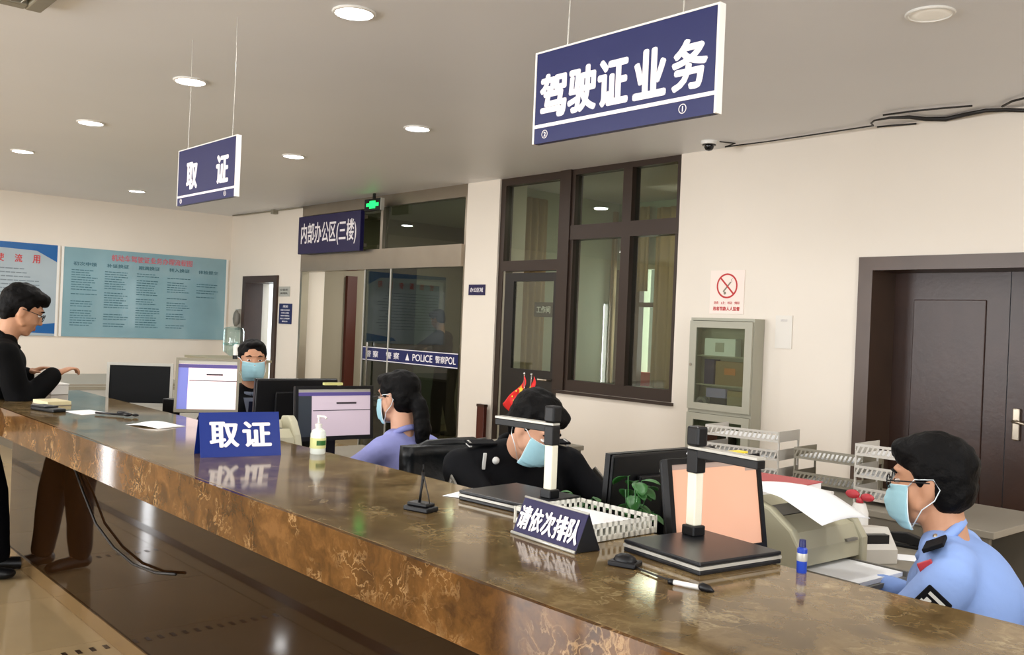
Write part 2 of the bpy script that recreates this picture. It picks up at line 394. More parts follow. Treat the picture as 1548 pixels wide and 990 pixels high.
# ------------------------------------------------------------------ rooms beyond the back wall
FW = 8.0
a0, a1 = at(905, 443, 1, FW), at(990, 585, 1, FW)
mb = MB(); mb.box(-7.40, -7.32, YB2, 6.40, 0, CH).box(-7.40, -7.32, 6.80, 8.9, 0, CH).box(-7.40, -7.32, 6.40, 6.80, 0, 1.14).box(-7.40, -7.32, 6.40, 6.80, 1.72, CH)
mb.box(-4.5, -4.4, YB2, FW, 0, CH).box(-6.6, -4.4, FW, FW+.1, 0, CH).box(-7.32, -6.6, FW, FW+.1, 0, .85).box(-7.32, -6.6, FW, FW+.1, 2.2, CH)
struct('wall_office', mb, 'officewall')
struct('wall_corridor', MB().box(-11.33, -11.2, YB2, 8.9, 0, CH).box(-11.2, -7.4, 8.8, 8.9, 0, CH), 'corrwall')
struct('wall_annex', MB().box(-13.7, -13.6, YB2, 9.3, 0, CH).box(-13.6, -11.33, 9.2, 9.3, 0, CH).box(-11.36, -11.331, YB2, 9.3, 0, CH), 'annex')
wn = struct('window_9', MB().box(-7.32, -7.27, FW, FW+.08, .85, 2.2).box(-7.02, -6.97, FW, FW+.08, .85, 2.2).box(-6.65, -6.6, FW, FW+.08, .85, 2.2).box(-7.32, -6.6, FW, FW+.08, 1.78, 1.83).box(-7.32, -6.6, FW, FW+.08, .85, .9), 'woodframe')
struct('yard_wall', MB().box(-8.3, -6.4, 8.30, 8.36, 0, 1.04), mat('red_yard_wall', 'd0432a', .8))
struct('ground_outside', MB().box(-11.3, -4.4, 8.95, 13, -.3, -.02), mat('pale_paving', 'd8cfc0', .8))
wi = struct('window_10', MB().box(-7.40, -7.33, 6.40, 6.44, 1.14, 1.72).box(-7.40, -7.33, 6.76, 6.80, 1.14, 1.72).box(-7.40, -7.33, 6.44, 6.76, 1.14, 1.18).box(-7.40, -7.33, 6.44, 6.76, 1.68, 1.72), 'silver')
struct('pane', MB().box(-7.375, -7.365, 6.44, 6.76, 1.18, 1.68), mat('added_glow_pane', 'ffffff', .5, emit='fffdf2', es=6), wi)  # glowing pane and its frame added to throw a bright reflection onto the poster
del wi['kind']; wi['kind'] = 'structure'
def curtain(name, label, x0, x1, y, z0, z1, along='x', amp=.025, waves=7, group=None):
    def fn(u, v):
        c = x0+(x1-x0)*u; d = amp*math.sin(u*waves*2*math.pi) + amp*.4*math.sin(u*waves*5.1+v*2)
        return (c, y+d, z0+(z1-z0)*v) if along == 'x' else (y+d, c, z0+(z1-z0)*v)
    o = MB().grid(fn, waves*10, 6, .004).build(name, 'curtain', smooth=True); return tag(o, label, 'curtain', group)
curtain('curtain', 'beige curtain gathered at the left side of the bright far window in the office', -7.32, -7.25, 7.90, .25, 2.85, waves=2)
curtain('curtain', 'wide beige curtain hanging to the right of the bright far window in the office', at(985, 500, 1, 7.85).x, -4.55, 7.85, .25, 2.85, waves=16)
curtain('curtain', 'short beige curtain valance across the top of the far office window', -7.12, -6.78, 7.90, 1.95, 2.88, waves=4)
curtain('curtain', 'beige curtain gathered behind the transom and glass of the office door', 6.42, 6.80, -7.24, .4, 2.85, 'y', waves=4)
curtain('curtain', 'beige curtain drawn at the right edge of the dark framed office window', -5.15, -4.72, 6.50, .5, 2.88, waves=5)
# brown door in the corridor side wall, grey green door further on
d5 = struct('door_5', MB().box(-11.2, -11.14, 6.78, 6.93, 0, 2.1), 'redwood')
d6 = struct('door_6', MB().box(-11.2, -11.16, 7.30, 8.35, 0, 2.05), mat('grey_green_door', '5d6b62', .4))
struct('frame', MB().box(-11.2, -11.14, 7.24, 7.30, 0, 2.1).box(-11.2, -11.14, 8.35, 8.41, 0, 2.1).box(-11.2, -11.14, 7.24, 8.41, 2.05, 2.11), 'silver', d6)

# ------------------------------------------------------------------ left doorway (door_1)
d = struct('door_1', MB().box(-12.66, -12.56, YB-.03, YB+.24, 0, 2.0).box(-11.72, -11.62, YB-.03, YB2, 0, 2.0).box(-12.66, -11.62, YB-.03, YB2, 1.97, 2.06), 'wood')
# ------------------------------------------------------------------ glazed entrance (door_2)
GX0, GX1 = -11.04, -7.60; gy = YB+.04
d2 = struct('door_2', MB().box(GX0, GX0+.05, YB, YB+.1, 0, CH).box(GX1-.03, GX1, YB, YB+.1, 0, CH).box(GX0, GX1, YB, YB+.1, 2.82, CH)
            .box(-9.20, -9.15, YB, YB+.1, 2.32, CH), 'steel')
struct('header_band', MB().box(GX0+.05, GX1-.03, YB-.03, YB+.12, 2.10, 2.33), 'steel', d2)
struct('transom_pane', MB().box(GX0+.05, -9.20, gy, gy+.01, 2.33, 2.82), 'tint', d2)
struct('transom_pane', MB().box(-9.15, GX1-.03, gy, gy+.01, 2.33, 2.82), 'tint', d2)
dl = struct('door_leaf', MB().box(-9.45, GX1-.03, YB-.01, YB, .02, 2.10), 'tint', d2)
struct('door_leaf', MB().box(-9.50, -8.55, gy+.03, gy+.04, .02, 2.10), 'tint', d2)
struct('edge_strip', MB().box(-9.47, -9.45, YB-.02, YB+.01, .02, 2.10), 'silver', d2)
struct('edge_strip', MB().box(-8.93, -8.91, YB-.02, YB, .02, 2.10), 'silver', d2)
struct('door_pull', MB().tube([(-9.30, YB-.05, .75), (-9.30, YB-.05, 1.25)], .012), 'chrome', d2)
st = struct('police_strip', MB().box(-9.44, GX1-.03, YB-.016, YB-.012, 1.04, 1.20), 'navy', d2)
struct('strip_line', MB().box(-9.44, GX1-.03, YB-.019, YB-.0165, 1.190, 1.198).box(-9.44, GX1-.03, YB-.019, YB-.0165, 1.045, 1.053), 'lett', st)
for x, t_, wd in ((-9.24, '警 察', .26), (-8.82, '警 察', .26), (-8.53, '▲', .07), (-8.25, 'POLICE', .36), (-7.93, '警察', .17), (-7.75, 'POL', .17)):
    q = text('lettering', t_, 'lett', st, wd, .075, (x, YB-.0165, 1.12), bold=.01)
    q['kind'] = 'structure'

# ------------------------------------------------------------------ office door and window (door_3, window_1)
yy0, yy1 = YB+.02, YB+.12
d3 = struct('door_3', MB().box(-7.09, -7.02, yy0, yy1, 0, CH).box(-6.24, -6.10, yy0-.02, yy1, 0, CH).box(-7.02, -6.24, yy0, yy1, 2.88, CH).box(-7.02, -6.24, yy0, yy1, 2.04, 2.14), 'brownalu')
struct('transom_pane', MB().box(-7.02, -6.24, YB+.06, YB+.068, 2.14, 2.88), 'glass', d3)
struct('door_stop', MB().box(-7.02, -6.99, yy0+.01, yy1, 0, 2.04), 'traydk', d3)
lf = struct('door_leaf', MB().box(-6.99, -6.86, yy0+.01, yy0+.05, 0, 2.02).box(-6.86, -6.25, yy0+.01, yy0+.05, 1.94, 2.02).box(-6.86, -6.25, yy0+.01, yy0+.05, 0, 1.10).box(-6.30, -6.25, yy0+.01, yy0+.05, 1.10, 1.94), mat('dark_door', '16110e', .4), d3)
struct('pane', MB().box(-6.86, -6.30, yy0+.025, yy0+.033, 1.10, 1.94), 'glass', lf)
struct('handle', MB().tube([(-6.28, yy0, 1.02), (-6.28, yy0-.05, 1.02), (-6.40, yy0-.05, 1.02)], .009), 'brass', lf)
t = thing('room_plate', 'small black plate with white characters behind the office door glass', 'sign', (at(822, 468, 1, YB+.16).x, YB+.16, at(822, 468, 1, YB+.16).z))
MB().box(-.13, .13, -.004, .004, -.07, .07).build('plate', 'black', t); text('lettering', '工作间', 'lett', t, .19, .065, (0, -.005, 0))
w1 = struct('window_1', MB().box(-6.10, -6.06, yy0, yy1, .94, CH).box(-4.89, -4.84, yy0, yy1, .94, CH).box(-6.10, -4.84, yy0, yy1, 2.90, CH).box(-6.10, -4.84, yy0, yy1, .94, 1.04)
     .box(-6.10, -4.84, yy0-.01, yy1, 2.31, 2.44).box(-5.47, -5.37, yy0-.01, yy1, 1.04, 2.90), 'brownalu')
for (x0, x1, z0, z1) in ((-6.06, -5.47, 2.44, 2.90), (-5.37, -4.89, 2.44, 2.90), (-6.06, -5.47, 1.04, 2.31), (-5.37, -4.89, 1.04, 2.31)):
    struct('pane', MB().box(x0, x1, YB+.06, YB+.066, z0, z1), 'glass', w1)
struct('sill', MB().box(-6.20, -4.82, YB-.03, YB+.16, .915, .94), 'brownalu', w1)
# ------------------------------------------------------------------ double door at right (door_4)
d4 = struct('door_4', MB().box(-3.26, -3.16, YB-.025, YB2, 0, 2.07).box(-1.64, -1.54, YB-.025, YB2, 0, 2.07).box(-3.26, -1.54, YB-.025, YB2, 1.98, 2.07), 'woodframe')
for x0, x1 in ((-3.16, -2.403), (-2.397, -1.64)):
    lf = struct('door_leaf', MB().box(x0, x1, YB+.30, YB+.35, .005, 1.98), 'wood', d4)
    struct('panel', MB().box(x0+.14, x1-.14, YB+.288, YB+.2995, .25, 1.80), 'wood', lf, bevel=.006)
hx = -2.33
struct('handle_plate', MB().box(hx-.022, hx+.022, YB+.275, YB+.299, .92, 1.12), 'brass', lf, bevel=.006)
struct('handle', MB().tube([(hx, YB+.275, 1.04), (hx, YB+.225, 1.04), (hx+.05, YB+.22, 1.035), (hx+.11, YB+.225, 1.02)], .010), 'brass', lf, smooth=True)
struct('baseboard_back', MB().box(-11.60, -11.05, YB-.012, YB, 0, .10).box(-7.59, -7.10, YB-.012, YB, 0, .10).box(-6.1, -3.27, YB-.012, YB, 0, .10).box(-1.53, XR, YB-.012, YB, 0, .10), 'skirt')
struct('baseboard_left', MB().box(XL, XL+.012, YF, -2.09, 0, .10).box(XL, XL+.012, -1.89, YB-.012, 0, .10), 'skirt')

# ------------------------------------------------------------------ counter
CX0, CX1, CY0, CY1, CZ = -6.20, 2.0, 1.20, 1.87, .99
ct = thing('service_counter', 'long brown marble service counter with a polished dark stone front', 'counter', (-2, 1.5, 0))
def cobj(name, mb, m, **k):
    mb.bm.transform(Matrix.Translation((2, -1.5, 0))); return mb.build(name, m, ct, **k)
cobj('countertop', MB().box(CX0, CX1, CY0+.012, CY1, .85, CZ), 'top', bevel=.004)
cobj('edge_slab', MB().box(CX0, CX1, CY0, CY0+.012, .85, CZ-.0005), 'face')
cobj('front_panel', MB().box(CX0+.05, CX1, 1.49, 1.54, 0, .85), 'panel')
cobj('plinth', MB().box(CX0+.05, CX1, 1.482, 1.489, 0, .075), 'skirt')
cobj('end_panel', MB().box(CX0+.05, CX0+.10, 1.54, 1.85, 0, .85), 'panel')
cb = MB().tube([(-4.9, 1.475, .70), (-4.75, 1.468, .62), (-4.55, 1.47, .50), (-4.3, 1.47, .44), (-4.05, 1.47, .42), (-3.8, 1.47, .44), (-3.6, 1.47, .48)], .006).tube([(-5.6, 1.475, .83), (-5.3, 1.47, .80), (-4.9, 1.475, .70)], .006).build('power_cord', 'cord', smooth=True)
tag(cb, 'thin black cord sagging along the dark front panel of the counter', 'cord')

# staff desks behind the counter
def desk(label, x0, x1, y0, y1, z=.75, group=None):
    t = thing('office_desk', label, 'desk', ((x0+x1)/2, (y0+y1)/2, 0), 0, group)
    hx_, hy = (x1-x0)/2, (y1-y0)/2
    MB().box(-hx_, hx_, -hy, hy, z-.03, z).build('desktop', 'desk', t, bevel=.003)
    for s_ in (-1, 1): MB().box(-hx_+.02, hx_-.02, s_*(hy-.02)-.012, s_*(hy-.02)+.012, 0, z-.03).build('side_panel', 'deskpanel', t)
    MB().box(-.012, .012, -hy+.04, hy-.04, .2, z-.03).build('modesty_panel', 'deskpanel', t)
    return t
desk('grey desk between the two staff at the right end of the counter', -2.22, -1.36, 1.90, 3.5)
desk('grey desk by the middle of the counter under the white printer and wide monitor', -4.85, -4.02, 1.90, 3.1)
desk('grey desk at the far end of the counter under the blank silver monitor', -6.95, -5.95, 2.0, 3.3)
desk('low grey desk against the poster wall beyond the counter end', -11.6, -10.0, 2.6, 4.2, .74)
desk('grey desk by the wall carrying the perforated paper trays', -3.25, -1.55, 4.0, 4.65)
desk('small side table carrying the red desk flags', -4.75, -4.25, 3.9, 4.4)
print('TILES', nt_)

# ------------------------------------------------------------------ ceiling: downlights, vent, camera, cables
def downlight(x, y, label, on=1.0, group=None):
    t = thing('downlight', label, 'ceiling light', (x, y, CH), 0, group)
    MB().lathe([(.086, 0), (.102, 0), (.104, -.004), (.100, -.009), (.090, -.011), (.086, -.006)], seg=32).build('rim', 'white', t, smooth='auto')
    MB().lathe([(.0, -.010), (.05, -.0098), (.088, -.006), (.088, -.002), (0, -.002)], seg=32).build('diffuser', 'lamp' if on > .3 else 'lampoff', t, smooth=True)
    if on > .3: area_light('downlight_beam', (x, y, CH-.02), (0, 0, 0), .15, .15, DL*on, (1, .985, .96), 'DISK')
    return t
DL = 13.0
DX = 1.93
rows = {2.325: [(-3.865, 'large bright round ceiling light nearest the top edge of the picture'), (-5.78, 'bright round ceiling light right above the small hanging sign'),
                (-7.70, 'bright round ceiling light second from the left in the near row'), (-9.67, 'round ceiling light furthest left, low over the poster wall')],
        4.06: [(-5.78, 'round ceiling light between the two hanging blue signs'), (-7.68, 'round ceiling light just right of the small hanging sign'),
               (-9.61, 'round ceiling light hidden behind the small hanging sign'), (-11.58, 'smallest round ceiling light above the teal poster')]}
for y, L in rows.items():
    for x, lb in L: downlight(x, y, lb)
downlight(-3.86, 4.06, 'round ceiling light hidden behind the large hanging sign')
downlight(-11.6, 2.325, 'round ceiling light beyond the left picture edge above the poster wall')
for x in (-1.93, 0, 1.93):
    for y in (2.325, 4.06):
        if not (x == -1.93 and y > 3): downlight(x, y, 'round ceiling light outside the picture over the counter end', group='downlights outside the picture')
downlight(-1.93, 4.06, 'dim round ceiling light above the wooden double door', .2)
for x in (-11.5, -8.6, -5.7, -2.8, .1, 3.0):
    for y in (-3.2, -.6):
        downlight(x, y, 'round ceiling light outside the picture in the waiting area', group='downlights of the waiting area')

vc = at(62, 19, 2, CH-.03)
t = thing('ceiling_vent', 'square slatted air conditioning vent at the top left of the ceiling', 'ceiling vent', (vc.x+.475, vc.y-.475, CH))
mb = MB()
for a, b, c, d in ((-.475, .475, -.475, -.40), (-.475, .475, .40, .475), (-.475, -.40, -.40, .40), (.40, .475, -.40, .40)): mb.box(a, b, c, d, -.035, 0)
mb.build('frame', 'traydk', t, bevel=.008)
MB().box(-.40, .40, -.40, .40, -.004, -.001).build('backing', 'cord', t)
sm_ = None
for k in range(17):
    if sm_ is None:
        o = MB().box(-.40, .40, -.012, .012, -.002, .002).build('slat', 'tray', t); sm_ = o.data
    else: o = bpy.data.objects.new('slat', sm_); COL.objects.link(o); o.parent = t
    o.location = (0, -.375+k*.047, -.02); o.rotation_euler = (R(35), 0, 0)

p = at(1072, 214, 2, CH)
t = thing('dome_camera', 'small white and black dome security camera on the ceiling', 'camera', (-4.36, 5.72, CH))
MB().lathe([(.0, 0), (.062, 0), (.064, -.012), (.058, -.026), (.0, -.028)]).build('base', 'white', t, smooth='auto')
MB().lathe([(.05, -.026), (.052, -.034), (.036, -.038), (.034, -.052), (.024, -.068), (0, -.074)]).build('dome', 'blackgloss', t, smooth='auto')
def P(x, y, Y=5.975):
    q = at(x, y, 1, Y)
    return at(x, y, 2, CH-.018) if q.z > CH-.018 else q
o = MB().tube([(-4.28, 5.74, CH-.01), (-4.22, 5.85, CH-.012), P(1096, 222), P(1160, 214), P(1240, 202), P(1320, 190)], .005, 6).build('camera_cable', 'cord', smooth=True)
tag(o, 'thin single cable running from the dome camera along the wall top', 'cable')
o = MB().tube([P(1320, 190), P(1317, 186), P(1322, 182), P(1345, 178), P(1375, 177), P(1400, 180), P(1430, 180), P(1460, 173), P(1490, 167), P(1520, 166), P(1548, 167), P(1640, 160)], [.006]*3+[.008, .012, .014, .015, .014, .012, .012, .012, .012], 8).build('cable_bundle', 'cord', smooth=True)
tag(o, 'thick dark cable bundle sagging under the ceiling above the double door', 'cable')
o = MB().tube([P(1326, 192), P(1345, 190), P(1372, 188), P(1385, 187)], .006, 6).tube([P(1335, 174), P(1380, 168), P(1420, 164), P(1470, 160)], .006, 6).build('loose_cable', 'cord', smooth=True)
tag(o, 'two loose cable ends looping beside the thick cable bundle', 'cable')
o = MB().tube([P(1515, 161), P(1530, 153), P(1550, 148), P(1640, 110)], .007, 6).build('rising_cable', 'cord', smooth=True)
tag(o, 'single cable rising off the bundle to the ceiling at the right edge', 'cable')
o = MB().tube([P(352, 326), P(420, 318), P(458, 313)], .010, 6).build('corner_cable', 'traydk', smooth=True)
tag(o, 'thin grey conduit along the ceiling edge above the left doorway', 'cable')
q = P(414, 319); t = tag(MB().box(q.x-.04, q.x+.04, 5.93, 6.0, q.z-.04, q.z+.02).build('junction_box', 'traydk'), 'tiny grey junction box on the conduit above the left doorway', 'junction box')

# ------------------------------------------------------------------ hanging and wall signs
SY = 1.98
def hanging_sign(label, x0, x1, z0, z1, chars, cw, line_z, wires):
    xc, zc = (x0+x1)/2, (z0+z1)/2
    t = thing('hanging_sign', label, 'sign', (xc, SY, z0))
    hw, h = (x1-x0)/2, z1-z0
    MB().box(-hw, hw, -.010, .010, 0, h).build('board', 'navy', t)
    MB().box(-hw-.007, -hw, -.012, .012, 0, h).box(hw, hw+.007, -.012, .012, 0, h).box(-hw-.007, hw+.007, -.012, .012, h, h+.005).build('frame', 'white', t)
    MB().box(-hw, hw, -.0125, -.0105, line_z-.005, line_z+.006).build('line', 'lett', t)
    for c, px in chars: text('lettering', c, 'lett', t, cw, h*.46, (px*hw*2-hw, -.0102, h*.505), bold=.045)
    for wx in wires: MB().tube([(wx, 0, h+.002), (wx+.006, 0, (CH-z0+h)/2), (wx, 0, CH-z0)], .0018, 6).build('wire', 'silver', t)
    for sx, sd in ((-1, '2'), (1, '1')):
        cx = sx*hw*(.86 if sx < 0 else .70)
        mbr = MB(); n = 24
        for k in range(n):
            a0_, a1_ = 2*math.pi*k/n, 2*math.pi*(k+1)/n
            mbr.tube([(cx+.012*math.cos(a0_), -.0115, line_z/2+.012*math.sin(a0_)), (cx+.012*math.cos(a1_), -.0115, line_z/2+.012*math.sin(a1_))], .0014, 4)
        mbr.build('ring', 'lett', t); text('numeral', sd, 'lett', t, None, .014, (cx, -.0102, line_z/2), bold=.02)
    return t
a, b, c, d_ = at(811, 214, 1, SY), at(1083, 172, 1, SY), at(818, 77, 1, SY), at(1090, 8, 1, SY)
hanging_sign('large hanging blue sign with five white characters over the counter', a.x, b.x, b.z, d_.z, [('驾', .115), ('驶', .295), ('证', .475), ('业', .675), ('务', .875)], .108, .052, [-.22, .22])
a, b, c, d_ = at(271, 305, 1, SY), at(357, 297, 1, SY), at(275, 228, 1, SY), at(359, 206, 1, SY)
hanging_sign('small hanging blue sign with two white characters at left', a.x, b.x, b.z, d_.z, [('取', .26), ('证', .79)], .13, .045, [-.26, .28])

a, b = at(456, 385, 1, 5.93), at(552, 318, 1, 5.93)
t = thing('area_sign', 'dark blue name board over the glazed entrance', 'sign', ((a.x+b.x)/2, 5.90, a.z))
hw = (b.x-a.x)/2; hh = b.z-a.z
MB().box(-hw, hw, -.03, .03, 0, hh).build('board', 'purple', t, bevel=.006)
MB().box(-hw, hw, .03, .07, .05, .09).box(-hw, hw, .03, .07, hh-.09, hh-.05).build('bracket', 'steel', t)
text('lettering', '内部办公区(三楼)', 'lett', t, hw*1.78, hh*.62, (0, -.0305, hh*.5), bold=.015)
q0, q1 = at(553, 320, 1, 5.85), at(578, 299, 1, 5.85)
t = thing('exit_light', 'small green illuminated exit light above the name board', 'exit sign', ((q0.x+q1.x)/2, 5.85, q0.z))
hw = (q1.x-q0.x)/2; hh = q1.z-q0.z
MB().box(-hw, hw, -.02, .02, 0, hh).box(-.02, .02, -.008, .008, hh, CH-q0.z).build('housing', 'black', t)
MB().box(-hw*.35, hw*.35, -.024, -.0205, hh*.18, hh*.82).box(-hw*.75, hw*.75, -.0242, -.0206, hh*.36, hh*.64).build('lit_symbol', 'greenlit', t)
MB().box(hw, hw+.012, -.022, .022, 0, hh).build('side_cap', 'silver', t)

def wall_plate(label, x0y0, x1y1, m, lines, Y=YB, name='wall_plate', cat='sign', txt=None):
    a, b = at(*x0y0, 1, Y-.01), at(*x1y1, 1, Y-.01)
    x0, x1, z0, z1 = min(a.x, b.x), max(a.x, b.x), min(a.z, b.z), max(a.z, b.z)
    t = thing(name, label, cat, ((x0+x1)/2, Y, z0)); w_, h = (x1-x0), (z1-z0)
    MB().box(-w_/2, w_/2, -.010, -.001, 0, h).build('plate', m, t)
    if txt:
        n = len(txt)
        for k, (s_, f, hf, mm) in enumerate(txt): text('lettering', s_, mm, t, w_*f, h*hf, (0, -.0102, h*lines[k]), bold=.01)
    return t
wall_plate('small indigo plate on the pillar between entrance and office door', (708, 446), (733, 430), 'purple', [.5], txt=[('办公区域', .8, .42, 'lett')])
wall_plate('small grey plate beside the left doorway', (421, 448), (438, 433), 'silver', [.66, .33], txt=[('公告栏', .7, .22, 'cord'), ('请排队', .7, .2, 'cord')])
wall_plate('blue notice plate with tiny white lines below the small grey plate', (421, 489), (441, 459), 'navy', [.86, .68, .54, .40, .26, .12], txt=[('须知', .4, .12, 'lett'), ('请遵守办事秩序', .75, .07, 'lett'), ('文明礼让排队', .65, .07, 'lett'), ('保持环境整洁', .7, .07, 'lett'), ('禁止大声喧哗', .75, .07, 'lett'), ('谢谢合作', .45, .07, 'lett')])
t = wall_plate('faint blank paper notice on the wall right of the steel cabinet', (1171, 526), (1198, 477), mat('faint_paper', 'e4dfd6', .7), [.85, .7, .55, .4], name='paper_notice', cat='notice', txt=[('通知', .4, .08, mat('faint_ink', 'cfcac6', .7))]*1)
# no smoking
a, b = at(1073, 471, 1, YB), at(1127, 408, 1, YB)
t = thing('no_smoking_sign', 'square no smoking notice with red ring above the steel cabinet', 'sign', ((a.x+b.x)/2, YB, b.z-.335)); w_ = b.x-a.x; h = .335
MB().box(-w_/2, w_/2, -.006, -.001, 0, h).build('sheet', 'pink', t)
def ring(mb, cx, cz, r, th, y, n=40, a0=0, a1=2*math.pi):
    for k in range(n):
        p0, p1 = a0+(a1-a0)*k/n, a0+(a1-a0)*(k+1)/n
        q = [(cx+rr*math.cos(aa), cz+rr*math.sin(aa)) for rr, aa in ((r-th, p0), (r, p0), (r, p1), (r-th, p1))]
        mb.prism(q, 1, y, y-.001)
mb = MB(); ring(mb, 0, .215, .096, .013, -.0065)
mb.box(-.09, .09, -.0078, -.0066, -.0065, .0065, mtx=Matrix.Translation((0, 0, .215)) @ Matrix.Rotation(R(45), 4, 'Y'))
mb.build('prohibition_ring', 'signred', t)
mb = MB().box(-.05, .05, -.0074, -.0066, -.006, .006, mtx=Matrix.Translation((0, 0, .207)) @ Matrix.Rotation(R(-48), 4, 'Y'))
mb.ell((-.018, -.007, .160), (.012, .001, .012)).tube([(.03, -.007, .235), (.045, -.007, .25), (.035, -.007, .262), (.05, -.007, .272)], .002, 5)
mb.build('cigarette', 'traydk', t)
text('lettering', '禁 止 吸 烟', 'signred', t, w_*.75, .022, (0, -.0065, .085), bold=.0)
text('lettering', '违者罚款人人监督', 'signred', t, w_*.78, .030, (0, -.0065, .040), bold=.03)

# ------------------------------------------------------------------ posters on the left wall (local x -> world +Y)
def poster(label, y0, y1, z0, z1, m):
    t = thing('wall_poster', label, 'poster', (XL, (y0+y1)/2, z0), R(90)); w_ = y1-y0
    MB().box(-w_/2, w_/2, -.020, -.002, 0, z1-z0).build('board', m, t)
    for q_ in (-w_/2-.028, w_/2): MB().box(q_, q_+.028, -.026, -.002, 0, z1-z0).build('side_trim', 'white', t)
    return t, w_, z1-z0
t, w_, h = poster('long teal notice board with faint red heading and five text columns', 3.70, 5.93, 1.13, 2.305, 'poster')
text('heading', '机动车驾驶证业务办理流程图', 'postertitle', t, w_*.50, .085, (w_*.02, -.0205, h-.10), bold=.02)
rnd = random.Random(3)
heads = ['初次申领', '补证换证', '期满换证', '转入换证', '体检提交']
for c in range(5):
    cx = -w_/2 + w_*(.12+.19*c)
    text('column_heading', heads[c], 'postertext', t, w_*.13, .05, (cx, -.0205, h-.21), bold=.03)
    mb = MB(); n_ = 0; z = h-.30
    while z > .12:
        if rnd.random() > .16:
            x = cx-w_*.075
            end = cx + w_*(.075 - rnd.random()*.05)
            while x < end:
                ww = .02+rnd.random()*.05; mb.box(x, min(end, x+ww), -.0215, -.0203, z, z+.011); x += ww+.008
        z -= .032 if rnd.random() > .15 else .06
        if c == 4 and z < .55: break
    o = mb.build('text_block', 'postertext', t); o['kind'] = 'stuff'
t, w_, h = poster('pale board with blue corners and red heading behind the standing man', 2.02, 3.62, 1.13, 2.31, 'poster2')
MB().prism([(-w_/2, h), (w_/2, h), (w_/2, h-.22), (w_/2-.25, h-.09), (-w_/2, h-.05)], 1, -.0215, -.0203).prism([(w_/2-.55, .10), (w_/2, .17), (w_/2, .03), (w_/2-.6, .05)], 1, -.0215, -.0203).build('blue_corner', 'posterblue', t)
for k, ch in enumerate('优质服使流用'): text('heading', ch, 'signred', t, .085, .10, (-w_/2+.30+.21*k, -.0205, h-.20), bold=.02)
mb = MB(); z = h-.34
while z > .2:
    x = -w_/2+.15
    while x < w_/2-.2-rnd.random()*.2: ww = .03+rnd.random()*.06; mb.box(x, x+ww, -.0215, -.0203, z, z+.013); x += ww+.01
    z -= .05
o = mb.build('text_block', 'postertext2', t); o['kind'] = 'stuff'

# ------------------------------------------------------------------ things on the counter
def ztop(x, y, z=CZ): return at(x, y, 2, z)
# A-frame signs
def tent_sign(label, loc, rz, w_, h, dep, m, chars, cw, chh, base=None, gap=1.0):
    t = thing('table_sign', label, 'sign', loc, rz); th = .003
    ang = math.atan2(dep/2, h)
    MB().prism([(-dep/2, 0), (-dep/2+th*1.3, 0), (th*.5, h), (-th*.3, h)], 0, -w_/2, w_/2).build('front_panel', m, t)
    MB().prism([(dep/2, 0), (dep/2-th*1.3, 0), (-th*.3, h), (th*.6, h)], 0, -w_/2, w_/2).build('rear_panel', m, t)
    n = len(chars)
    for k, c in enumerate(chars):
        text('lettering', c, 'lett', t, cw, chh, ((k-(n-1)/2)*cw*gap, -dep/4-.001-.0012, h*.5), bold=.035, tilt=-ang, depth=.0012)
    if base: 
        MB().tube([(-w_/2, -dep/2-.002, .004), (w_/2, -dep/2-.002, .004)], .004, 8).tube([(-w_/2, 0, h), (w_/2, 0, h)], .003, 8).build('edge_rail', 'silver', t, smooth=True)
        MB().prism([(-dep/2, .002), (dep/2, .002), (0, h-.002)], 0, w_/2-.001, w_/2+.001).build('end_plate', 'board', t)
    return t
p0, p1 = ztop(303, 692), ztop(425, 688)
c_ = (p0+p1)/2; L_ = (p1-p0).length; rz_ = math.atan2(p1.y-p0.y, p1.x-p0.x)
off = Vector((-math.sin(rz_), math.cos(rz_), 0))*.055
tent_sign('bright blue tent sign with two large white characters on the counter', tuple(c_+off), rz_, L_, .155, .11, 'blue', '取证', .098, .090, gap=1.2)
p0, p1 = ztop(773, 806), ztop(868, 838)
c_ = (p0+p1)/2; L_ = (p1-p0).length; rz_ = math.atan2(p1.y-p0.y, p1.x-p0.x)
off = Vector((-math.sin(rz_), math.cos(rz_), 0))*.04
tent_sign('dark indigo tent sign with five white characters and silver rail', tuple(c_+off), rz_, L_, .088, .075, 'purple', '请依次排队', .041, .056, base=1, gap=1.12)

# hand sanitiser
q = ztop(473, 686); t = thing('sanitizer_bottle', 'white pump bottle of hand gel with green label beside the blue tent sign', 'bottle', (q.x, q.y+.02, CZ), R(60))
MB().lathe([(0, 0), (.027, 0), (.029, .005), (.029, .075), (.024, .088), (.012, .096), (.010, .103), (0, .103)]).build('bottle', mat('milky_plastic', 'e9efe6', .25), t, smooth='auto')
MB().lathe([(.0135, .100), (.0135, .112), (.005, .114), (.004, .136), (0, .137)]).cyl((0, 0, .135), (0, 0, .146), .008).tube([(0, 0, .142), (.02, -.02, .142), (.028, -.028, .136)], .004).build('pump', 'white', t, smooth='auto')
MB().lathe([(.0295, .022), (.0298, .023), (.0298, .060), (.0295, .061)]).build('label_band', mat('pale_label', 'dfe09a', .5), t, smooth='auto')
mb = MB()
for k in range(10):
    a_ = R(-100+k*8); a2 = R(-100+(k+1)*8)
    mb.prism([(.0298*math.cos(a_), .0298*math.sin(a_)), (.0306*math.cos(a_), .0306*math.sin(a_)), (.0306*math.cos(a2), .0306*math.sin(a2)), (.0298*math.cos(a2), .0298*math.sin(a2))], 2, .034, .052)
mb.build('label_print', 'green', t)

